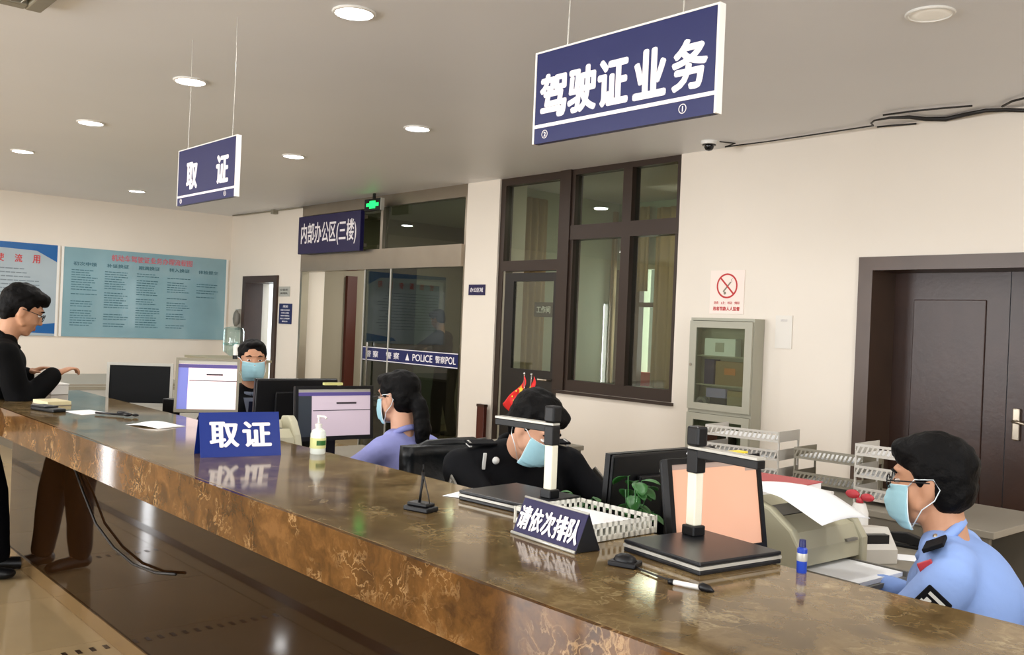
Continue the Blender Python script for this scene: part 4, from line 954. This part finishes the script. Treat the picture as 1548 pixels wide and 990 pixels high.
for z in (.1, .55):
    dr = MB().box(-.46, .46, -.235, -.221, z, z+.40).build('drawer', 'beige', t, bevel=.004); MB().box(-.08, .08, -.25, -.236, z+.33, z+.35).build('handle', 'chrome', dr)
t = thing('white_thermos', 'small white flask standing on the beige filing cabinet', 'flask', (-8.98, 4.2, 1.055))
MB().lathe([(0, 0), (.035, 0), (.036, .04), (.0, .045)]).build('base', 'black', t, smooth='auto'); MB().lathe([(0, .04), (.032, .04), (.034, .13), (.02, .15), (0, .152)]).build('flask', 'white', t, smooth='auto')
t = thing('wall_dispenser', 'small grey oval device on the wall left of the far doorway', 'dispenser', (-12.76, YB, 1.45))
MB().ell((0, -.05, 0), (.075, .05, .13)).build('housing', 'greypl', t, smooth=True); MB().box(-.05, .05, -.05, -.001, -.16, .14).build('bracket', 'silver', t)
t = thing('standing_board', 'narrow dark brown board standing against the pillar', 'board', (at(724, 640, 1, 5.9).x, 5.93, 0))
MB().box(-.055, .055, -.02, .02, 0, .72).build('board', 'redwood', t, bevel=.003); MB().box(-.058, .058, -.024, .024, .70, .725).build('cap', 'wood', t)
t = thing('desk_partition', 'low pale grey partition behind the blank monitor', 'partition', (-8.0, 3.1, 0), R(80))
MB().box(-.9, .9, -.02, .02, 0, .84).build('panel', 'silver', t); MB().box(-.92, .92, -.03, .03, .84, .865).build('rail', 'traydk', t)

# ------------------------------------------------------------------ people
def blob(name, mb, voxel, m, parent, it=5, noise_amp=0, noise_scale=20, fac=.5):
    me = bpy.data.meshes.new('tmp'); mb.bm.to_mesh(me); mb.bm.free()
    o = bpy.data.objects.new('tmp', me); COL.objects.link(o)
    r = o.modifiers.new('r', 'REMESH'); r.mode = 'VOXEL'; r.voxel_size = voxel; r.use_smooth_shade = True
    if it: s_ = o.modifiers.new('s', 'SMOOTH'); s_.iterations = it; s_.factor = fac
    me2 = bpy.data.meshes.new_from_object(o.evaluated_get(bpy.context.evaluated_depsgraph_get()))
    bpy.data.objects.remove(o)
    me2.name = name; me2.materials.clear(); me2.materials.append(M[m] if isinstance(m, str) else m)
    if noise_amp:
        for v in me2.vertices: 
            d = noise.noise(v.co*noise_scale); v.co += v.normal*d*noise_amp
    me2.shade_smooth()
    ob = bpy.data.objects.new(name, me2); COL.objects.link(ob); ob.parent = parent
    return ob
def ik(a, c, l1, l2, pole):
    """middle joint of a two-bone limb from a to c, bent towards pole"""
    a, c = Vector(a), Vector(c); d = c-a; L = min(d.length, (l1+l2)*.995); dn = d.normalized()
    x = (l1*l1-l2*l2+L*L)/(2*L); h = math.sqrt(max(0, l1*l1-x*x))
    p = Vector(pole); p = (p-dn*p.dot(dn)).normalized()
    return a+dn*x+p*h, a+dn*L
def hand(mb, wrist, fwd, up, side, curl=.5, s=1.0):
    """palm with four unequal bent fingers and a side thumb; up = back of hand normal"""
    f, u = Vector(fwd).normalized(), Vector(up); u = (u-f*u.dot(f)).normalized(); r = f.cross(u)*side
    wr = Vector(wrist); rot = Matrix((f, r, u)).transposed()
    mb.ell(wr+f*.048*s, (.050*s, .038*s, .014*s), rot).cap(wr-f*.02, wr+f*.02*s, .024*s, .022*s)
    for k, (off, L) in enumerate(((-.029, .070), (-.010, .078), (.010, .072), (.028, .056))):
        p = wr+f*.085*s+r*off*s; c_ = 0
        for j, fr in enumerate((.45, .32, .23)):
            c_ += curl*(.35 if j == 0 else .6); q = p + (f*math.cos(c_) - u*math.sin(c_))*L*fr*s
            mb.cap(p, q, (.0085-.001*j)*s, (.0078-.001*j)*s, 8); p = q
    p = wr+f*.02*s-r*.030*s; q = p+(f*.6-r*.75-u*.25).normalized()*.038*s; e = q+(f*.9-r*.15-u*.3).normalized()*.030*s
    mb.cap(p, q, .0125*s, .010*s, 8).cap(q, e, .010*s, .0085*s, 8)
VB = .0075
def person(label, head, heading, lean, hyaw, hpitch, hands, top='uniform', skin='skin', hairstyle='short', sit=True, mask=False, glasses=False, hs=1.0,
           pose='person', side_lean=0, shoulder_w=1.0, elbow_pole=(-.3, 1, -1), curl=.5, legs=None, collar=None, fat=1.0, hroll=0, nl=None, neck=.165, sleeve=1.0):
    H = R(heading); hd = Vector(head)
    l = R(lean); u = Vector((math.sin(l)*math.cos(R(side_lean)), math.sin(R(side_lean)), math.cos(l)*math.cos(R(side_lean)))).normalized()
    ln = R(lean*.6+hpitch*.35 if nl is None else nl); un = Vector((math.sin(ln), math.sin(R(side_lean))*.5, math.cos(ln))).normalized()
    toHead = u*.50 + un*neck
    Pz = hd.z - toHead.z
    Rz = Matrix.Rotation(H, 3, 'Z')
    base = hd - Rz @ toHead
    t = thing('person', label, 'person', (base.x, base.y, 0), H)
    P = Vector((0, 0, Pz)); N = P+u*.50; HC = N+un*neck
    side = Vector((0, 1, 0)); fw = side.cross(u).normalized()
    if fw.x < 0: fw = -fw
    Ru = Matrix((fw, side, u)).transposed()
    def T(x, y, z): return P+fw*x+side*y+u*z
    HR = (Matrix.Rotation(R(hyaw), 3, 'Z') @ Matrix.Rotation(R(hpitch), 3, 'Y') @ Matrix.Rotation(R(hroll), 3, 'X'))
    def hp(x, y, z): return HC + HR @ (Vector((x, y, z))*hs)
    sw = .185*shoulder_w
    inv = Matrix.Rotation(-H, 3, 'Z')
    body = MB(); cloth = MB()
    # torso
    for mb, g in ((body, 0), (cloth, .016)):
        mb.ell(T(0, 0, .02), ((.115+g)*fat, (.155+g)*fat, .12+g), Ru, 3).ell(T(.0, 0, .17), ((.100+g)*fat, (.130+g)*fat, .14+g), Ru, 3).ell(T(-.005, 0, .33), ((.112+g)*fat, (.155+g)*fat, .15+g), Ru, 3)
        mb.cap(T(-.012, -sw*.75, .425), T(-.012, sw*.75, .425), .062+g, .062+g)
        mb.cap(T(-.008, -.05, .47), T(-.008, .05, .47), .050+g*.8, .050+g*.8)
    body.cap(T(-.012, 0, .44), HC+HR@(Vector((-.022, 0, -.055))*hs), .056, .054*hs)
    # arms
    hw = []
    for s_, hnd in ((1, hands[0]), (-1, hands[1])):
        S_ = T(-.012, s_*sw, .42); tgt = inv @ (Vector(hnd)-Vector((base.x, base.y, 0)))
        E_, W_1 = ik(S_, tgt, .285, .255, (elbow_pole[0], s_*elbow_pole[1], elbow_pole[2]))
        body.cap(S_, E_, .050, .040).cap(E_, W_1, .040, .026)
        cloth.cap(S_, E_, .062*fat, .050*sleeve).cap(E_, W_1-(W_1-E_).normalized()*.02, .050*sleeve, .038*sleeve)
        hand(body, W_1, (W_1-E_).normalized()*.8+Vector((.35, 0, -.1)), (0, 0, 1), -s_, curl)
        hw.append((S_, E_, W_1))
    # legs
    tr = MB()
    for s_ in (1, -1):
        hip = T(0, s_*.085, -.01)
        if sit: knee = Vector((.42, s_*.11, Pz-.01)); ank = Vector((.36+.05*s_, s_*.11, .085)); 
        else: ank = Vector(((legs[0] if legs else 0)+ (.06*s_), s_*.10, .085)); knee, _ = ik(hip, ank, (ank-hip).length*.502, (ank-hip).length*.502, (1, 0, 0))
        body.cap(hip, knee, .075, .052).cap(knee, ank, .050, .034).cap(ank-Vector((.0, 0, .03)), ank+Vector((.11, 0, -.045)), .034, .026)
        k_ = 1.0 if sit else 1.2; tr.cap(hip, knee, .094*k_, .070*k_).cap(knee, ank+Vector((0, 0, .01)), .070*k_, .055*k_)
        sh = MB().cap(ank+Vector((-.03, 0, -.042)), ank+Vector((.13, 0, -.052)), .042, .036).ell(ank+Vector((.15, 0, -.055)), (.055, .042, .032)).cap(ank+Vector((-.01, 0, -.01)), ank+Vector((0, 0, .01)), .044, .042)
        bmesh.ops.bisect_plane(sh.bm, geom=sh.bm.verts[:]+sh.bm.edges[:]+sh.bm.faces[:], plane_co=(0, 0, .002), plane_no=(0, 0, -1), clear_outer=False)
        for v in sh.bm.verts: v.co.z = max(v.co.z, .003)
        blob('shoe', sh, .010, 'black', t, 2)
    tr.cap(T(0, -.06, 0), T(0, .06, 0), .125*fat, .125*fat)
    # head
    hb = MB()
    def he(x, y, z, rx, ry, rz, sub=3): body.ell(hp(x, y, z), (rx*hs, ry*hs, rz*hs), HR, sub)
    he(-.015, 0, .028, .096, .076, .088); he(.022, 0, -.018, .066, .066, .078); he(.030, 0, -.060, .050, .050, .048); he(.052, 0, -.090, .026, .028, .020)
    he(.060, .030, -.030, .026, .024, .022); he(.060, -.030, -.030, .026, .024, .022)
    he(.066, 0, .036, .026, .050, .014)
    body.cap(hp(.083, 0, .012), hp(.100, 0, -.024), .0085*hs, .0115*hs, 10)
    for s_ in (1, -1):
        he(.092, s_*.010, -.028, .009, .0075, .0065, 2); he(-.008, s_*.076, -.006, .019, .007, .030, 2); he(-.016, s_*.080, .010, .011, .006, .014, 2)
    he(.078, 0, -.056, .012, .022, .0055, 2); he(.076, 0, -.066, .012, .018, .006, 2)
    for s_ in (1, -1): body.cap(hp(.02, s_*.056, -.055), hp(-.012, s_*.064, -.02), .016*hs, .016*hs, 8)
    blob('body', body, VB, skin, t, 3)
    blob('shirt' if top.startswith('shirt') else 'jacket', cloth, .013, top, t, 3, .013, 8)
    blob('trousers', tr, .018, 'trouser', t, 3, .004, 8)
    # eyes, brows, lips
    for s_ in (1, -1):
        e = MB().ell(hp(.0735, s_*.031, .008), (.011*hs, .0125*hs, .0055*hs), HR, 2).build('eye', 'eyew', t, smooth=True)
        MB().ell(hp(.0825, s_*.0312, .008), (.0030*hs, .0062*hs, .0054*hs), HR, 2).build('iris', 'iris', e, smooth=True)
        MB().tube([hp(.083, s_*.014, .030), hp(.088, s_*.030, .036), hp(.074, s_*.050, .030)], [.003*hs, .0042*hs, .0022*hs], 6).build('eyebrow', 'hair', t, smooth=True)
    if not mask: MB().ell(hp(.087, 0, -.0565), (.0045*hs, .020*hs, .0038*hs), HR, 2).ell(hp(.086, 0, -.0645), (.0050*hs, .017*hs, .0045*hs), HR, 2).build('lips', 'lip', t, smooth=True)
    # hair
    h = MB()
    def hh(x, y, z, rx, ry, rz): h.ell(hp(x, y, z), (rx*hs, ry*hs, rz*hs), HR, 3)
    hh(-.026, 0, .052, .098, .086, .080); hh(-.056, 0, .010, .062, .078, .085)
    if hairstyle == 'short': hh(.030, 0, .098, .046, .056, .022)
    else: hh(.052, .020, .094, .036, .040, .022); hh(.050, -.024, .092, .036, .040, .022); hh(.070, 0, .076, .022, .048, .014)
    for s_ in (1, -1): hh(-.012, s_*.066, .045, .040, .018, .042); hh(.012, s_*.068, .040, .014, .010, .040)
    if hairstyle == 'full':
        hh(-.035, 0, .030, .082, .086, .092); hh(-.045, 0, -.030, .052, .076, .055); hh(-.010, 0, .078, .092, .084, .062); hh(.050, 0, .092, .045, .066, .032)
        for s_ in (1, -1): hh(.058, s_*.036, .072, .020, .024, .026); hh(.000, s_*.070, .040, .034, .018, .045)
    if hairstyle == 'tail':
        hh(-.035, 0, .03, .082, .082, .090); hh(-.045, 0, -.03, .048, .068, .055); hh(.02, 0, .085, .062, .072, .036)
        for s_ in (1, -1): hh(.02, s_*.064, .045, .030, .016, .045)
        h.cap(hp(-.09, 0, .0), hp(-.125, 0, -.035), .030, .036).cap(hp(-.125, 0, -.035), hp(-.135, 0, -.15), .036, .042).cap(hp(-.135, 0, -.15), hp(-.125, 0, -.27), .042, .018)
    if hairstyle == 'man':
        hh(-.035, 0, .03, .082, .084, .090); hh(-.02, 0, .078, .094, .084, .064); hh(.052, 0, .095, .046, .068, .032); hh(.080, 0, .076, .018, .052, .018); hh(-.058, 0, -.035, .038, .058, .042)
    blob('hair', h, .0085, 'hair', t, 2, .006, 38)
    if mask:
        def mk(a, b):   # a across, b down
            th = (a-.5)*2*1.25; z = -.006-.106*b; rr = 1-.10*(2*b-1)**2
            rx = (.082 if b < .75 else .082-.06*(b-.75)*1.6)*rr; ry = .072*rr*(1-.12*b)
            return hp(.022+rx*math.cos(th)+.012*math.exp(-(a-.5)**2*60)*(1-abs(2*b-.8)), ry*math.sin(th), z+.010*abs(math.sin(th))*(.5-b)+.0018*math.sin(b*38))
        m_ = MB().grid(mk, 28, 30, .0025).build('face_mask', 'mask', t, smooth=True)
        MB().tube([mk(i/20, 0) for i in range(21)]+[mk(1, i/10) for i in range(1, 11)]+[mk(1-i/20, 1) for i in range(1, 21)]+[mk(0, 1-i/10) for i in range(1, 11)], .0022, 6).build('mask_edge', 'maskw', m_, smooth=True)
        for s_ in (0, 1):
            y_ = -1 if s_ == 0 else 1
            MB().tube([mk(s_, .05), hp(.025, y_*.080, .018), hp(-.022, y_*.088, .020), hp(-.036, y_*.083, -.006), hp(-.022, y_*.084, -.034), hp(.01, y_*.078, -.06), mk(s_, .95)], .0016, 5).build('ear_loop', 'maskw', m_, smooth=True)
    if glasses:
        g = MB()
        for s_ in (1, -1):
            pts = [hp(.098, s_*.034+.024*math.cos(a_*math.pi/8), .006+.018*math.sin(a_*math.pi/8)) for a_ in range(17)]
            g.tube(pts, .0018, 6).tube([hp(.096, s_*.058, .010), hp(.05, s_*.078, .012), hp(-.012, s_*.084, .010)], .0020, 6)
        g.tube([hp(.099, .011, .010), hp(.102, 0, .013), hp(.099, -.011, .010)], .0016, 6)
        g.build('glasses', 'black', t, smooth=True)
    # collar
    if collar:
        pts = []
        for k in range(17):
            a_ = 2*math.pi*k/16; pts.append(T(-.010+.066*math.cos(a_), .070*math.sin(a_), .495-.024*math.cos(a_)))
        MB().tube(pts, .014, 8).build('collar', collar, t, smooth=True)
    return t, T, hp, hw, (HR, Ru)

def onb(t, T, Rm, c, sx, sy, sz, name, m, origin=None, label=None, bev=.002):
    """small box fixed to the body, in the torso frame (or at origin with frame Rm)"""
    o_ = origin if origin is not None else T(*c)
    mt = Matrix.Translation(o_) @ Rm.to_4x4()
    o = MB().box(-sx, sx, -sy, sy, -sz, sz, mtx=mt).build(name, m, t, bevel=bev)
    if label: o['label'] = label
    return o
def sleeve_patch(t, hwi, s_, m='uniform', out=.064, at_=.38):
    S_, E_, W_1 = hwi; ax = (E_-S_).normalized(); n = Vector((0, s_, 0)); n = (n-ax*n.dot(ax)).normalized(); f = ax.cross(n)
    Rm = Matrix((f, n, -ax)).transposed(); o_ = S_+(E_-S_)*at_+n*out
    p_ = onb(t, None, Rm, None, .034, .004, .042, 'sleeve_patch', m, o_, 'dark sleeve patch with pale emblem', .004)
    mb = MB(); mt = Matrix.Translation(o_+n*.0045) @ Rm.to_4x4()
    for (x, z, w2, h2) in ((0, .026, .022, .004), (-.012, .006, .008, .010), (.012, .004, .007, .011), (0, -.018, .010, .007), (-.022, -.01, .003, .014), (.022, -.01, .003, .014)):
        mb.box(x-w2, x+w2, -.001, .001, z-h2, z+h2, mtx=mt)
    o = mb.build('emblem', 'badge', p_); o['kind'] = 'stuff'
    return p_
t1, T1, h1, w1_, r1 = person('person in navy uniform and blue mask seated beside the tilted monitor, facing us', (-5.25, 2.56, 1.232), -22, 4, 4, 2, [(-4.98, 2.60, .78), (-5.12, 2.38, .78)], 'uniform', 'skin', 'short', True, True, collar='greycloth')
MB().prism([(-.05, 0), (.05, 0), (.012, -.16), (-.012, -.16)], 0, .118, .130).build('shirt_front', 'greycloth', t1, loc=T1(.0, 0, .46), rot=(0, R(4), 0))
MB().prism([(-.018, 0), (.018, 0), (.026, -.16), (-.026, -.16)], 0, .131, .135).build('tie', 'navycloth', t1, loc=T1(.0, 0, .44), rot=(0, R(4), 0))
onb(t1, T1, r1[1], (.136, -.09, .33), .004, .03, .008, 'name_badge', 'badge')
office_chair('black office chair under the masked person in navy', (-5.40, 2.58, 0), R(-22), .47, .98)

t2, T2, h2_, w2_, r2 = person('woman with a long ponytail in a lavender shirt typing at the wide monitor', (-3.66, 2.52, 1.145), 192, 12, 8, 6, [(-3.95, 2.30, .79), (-3.98, 2.52, .79)], 'shirtlav', 'skin2', 'tail', True, True, glasses=True, collar='shirtlav', shoulder_w=.95)
t3, T3, h3, w3_, r3 = person('person in black uniform and blue mask bending down behind the first scanner', (-2.46, 2.29, 1.140), -18, 10, 26, 32, [(-2.17, 2.46, .80), (-2.19, 2.13, .80)], 'uniform', 'skin2', 'man', True, True, collar='uniform', fat=1.18, shoulder_w=1.18, nl=58, neck=.15)
for s_ in (1, -1):
    onb(t3, T3, r3[1], (-.012, s_*.150, .512), .026, .055, .004, 'epaulette', 'uniform')
    onb(t3, T3, r3[1], (-.012, s_*.195, .508), .020, .006, .008, 'silver_bar', 'badge', label='silver bar on the shoulder')
onb(t3, T3, r3[1], (.075, -.165, .47), .004, .006, .030, 'chest_bar', 'badge'); o = MB().ell(T3(.085, -.125, .475), (.012, .014, .014), r3[1]).build('round_badge', 'badge', t3, smooth=True)
sleeve_patch(t3, w3_[0], 1, 'greypl', .070); sleeve_patch(t3, w3_[1], -1, 'greypl', .070)
t4, T4, h4, w4_, r4 = person('person in light blue shirt, mask and glasses seated at the right edge', (-1.135, 2.50, 1.130), 200, 27, -4, 4, [(-1.37, 2.28, .79), (-1.36, 2.66, .78)], 'shirt', 'skin', 'full', True, True, glasses=True, collar='shirt', fat=1.1, shoulder_w=1.03, nl=8, neck=.145, elbow_pole=(-.2, .9, -1), sleeve=1.15)
onb(t4, T4, r4[1], (-.012, .140, .508), .026, .060, .005, 'epaulette', 'uniform', label='black shoulder board')
MB().ell(T4(-.012, .075, .515), .008).build('epaulette_button', 'brass', t4, smooth=True)
onb(t4, T4, r4[1], (.020, .205, .470), .018, .006, .016, 'red_tab', 'red', label='small red tab at the shoulder seam')
sleeve_patch(t4, w4_[0], 1, 'uniform', .076, .30)
t5, T5, h5, w5_, r5 = person('standing man in black jacket leaning over the counter at the left edge', (-5.77, 1.42, 1.470), 80, 20, 2, 22, [(-5.90, 1.50, 1.12), (-5.63, 1.57, 1.13)], 'jacket', 'skin', 'man', False, False, glasses=True, hs=1.12, fat=1.15, collar='jacket', legs=(.10,), elbow_pole=(-1, .5, -.6), curl=1.3, sleeve=1.35)
t6, T6, h6, w6_, r6 = person('dark figure standing behind the tinted glass door', (-10.1, 7.55, 1.55), 200, 14, 0, 20, [(-10.45, 7.35, 1.15), (-10.45, 7.65, 1.15)], 'jacket', 'skin', 'man', False, False)
office_chair('black leather office chair behind the woman in lavender', (-3.64, 2.56, 0), R(188), .42, .97, .44)
office_chair('black leather office chair behind the bending officer', (-2.70, 2.29, 0), R(-14), .43, 1.01, .46)
office_chair('black office chair under the person at the right edge', (-.80, 2.58, 0), R(196), .46, .95)
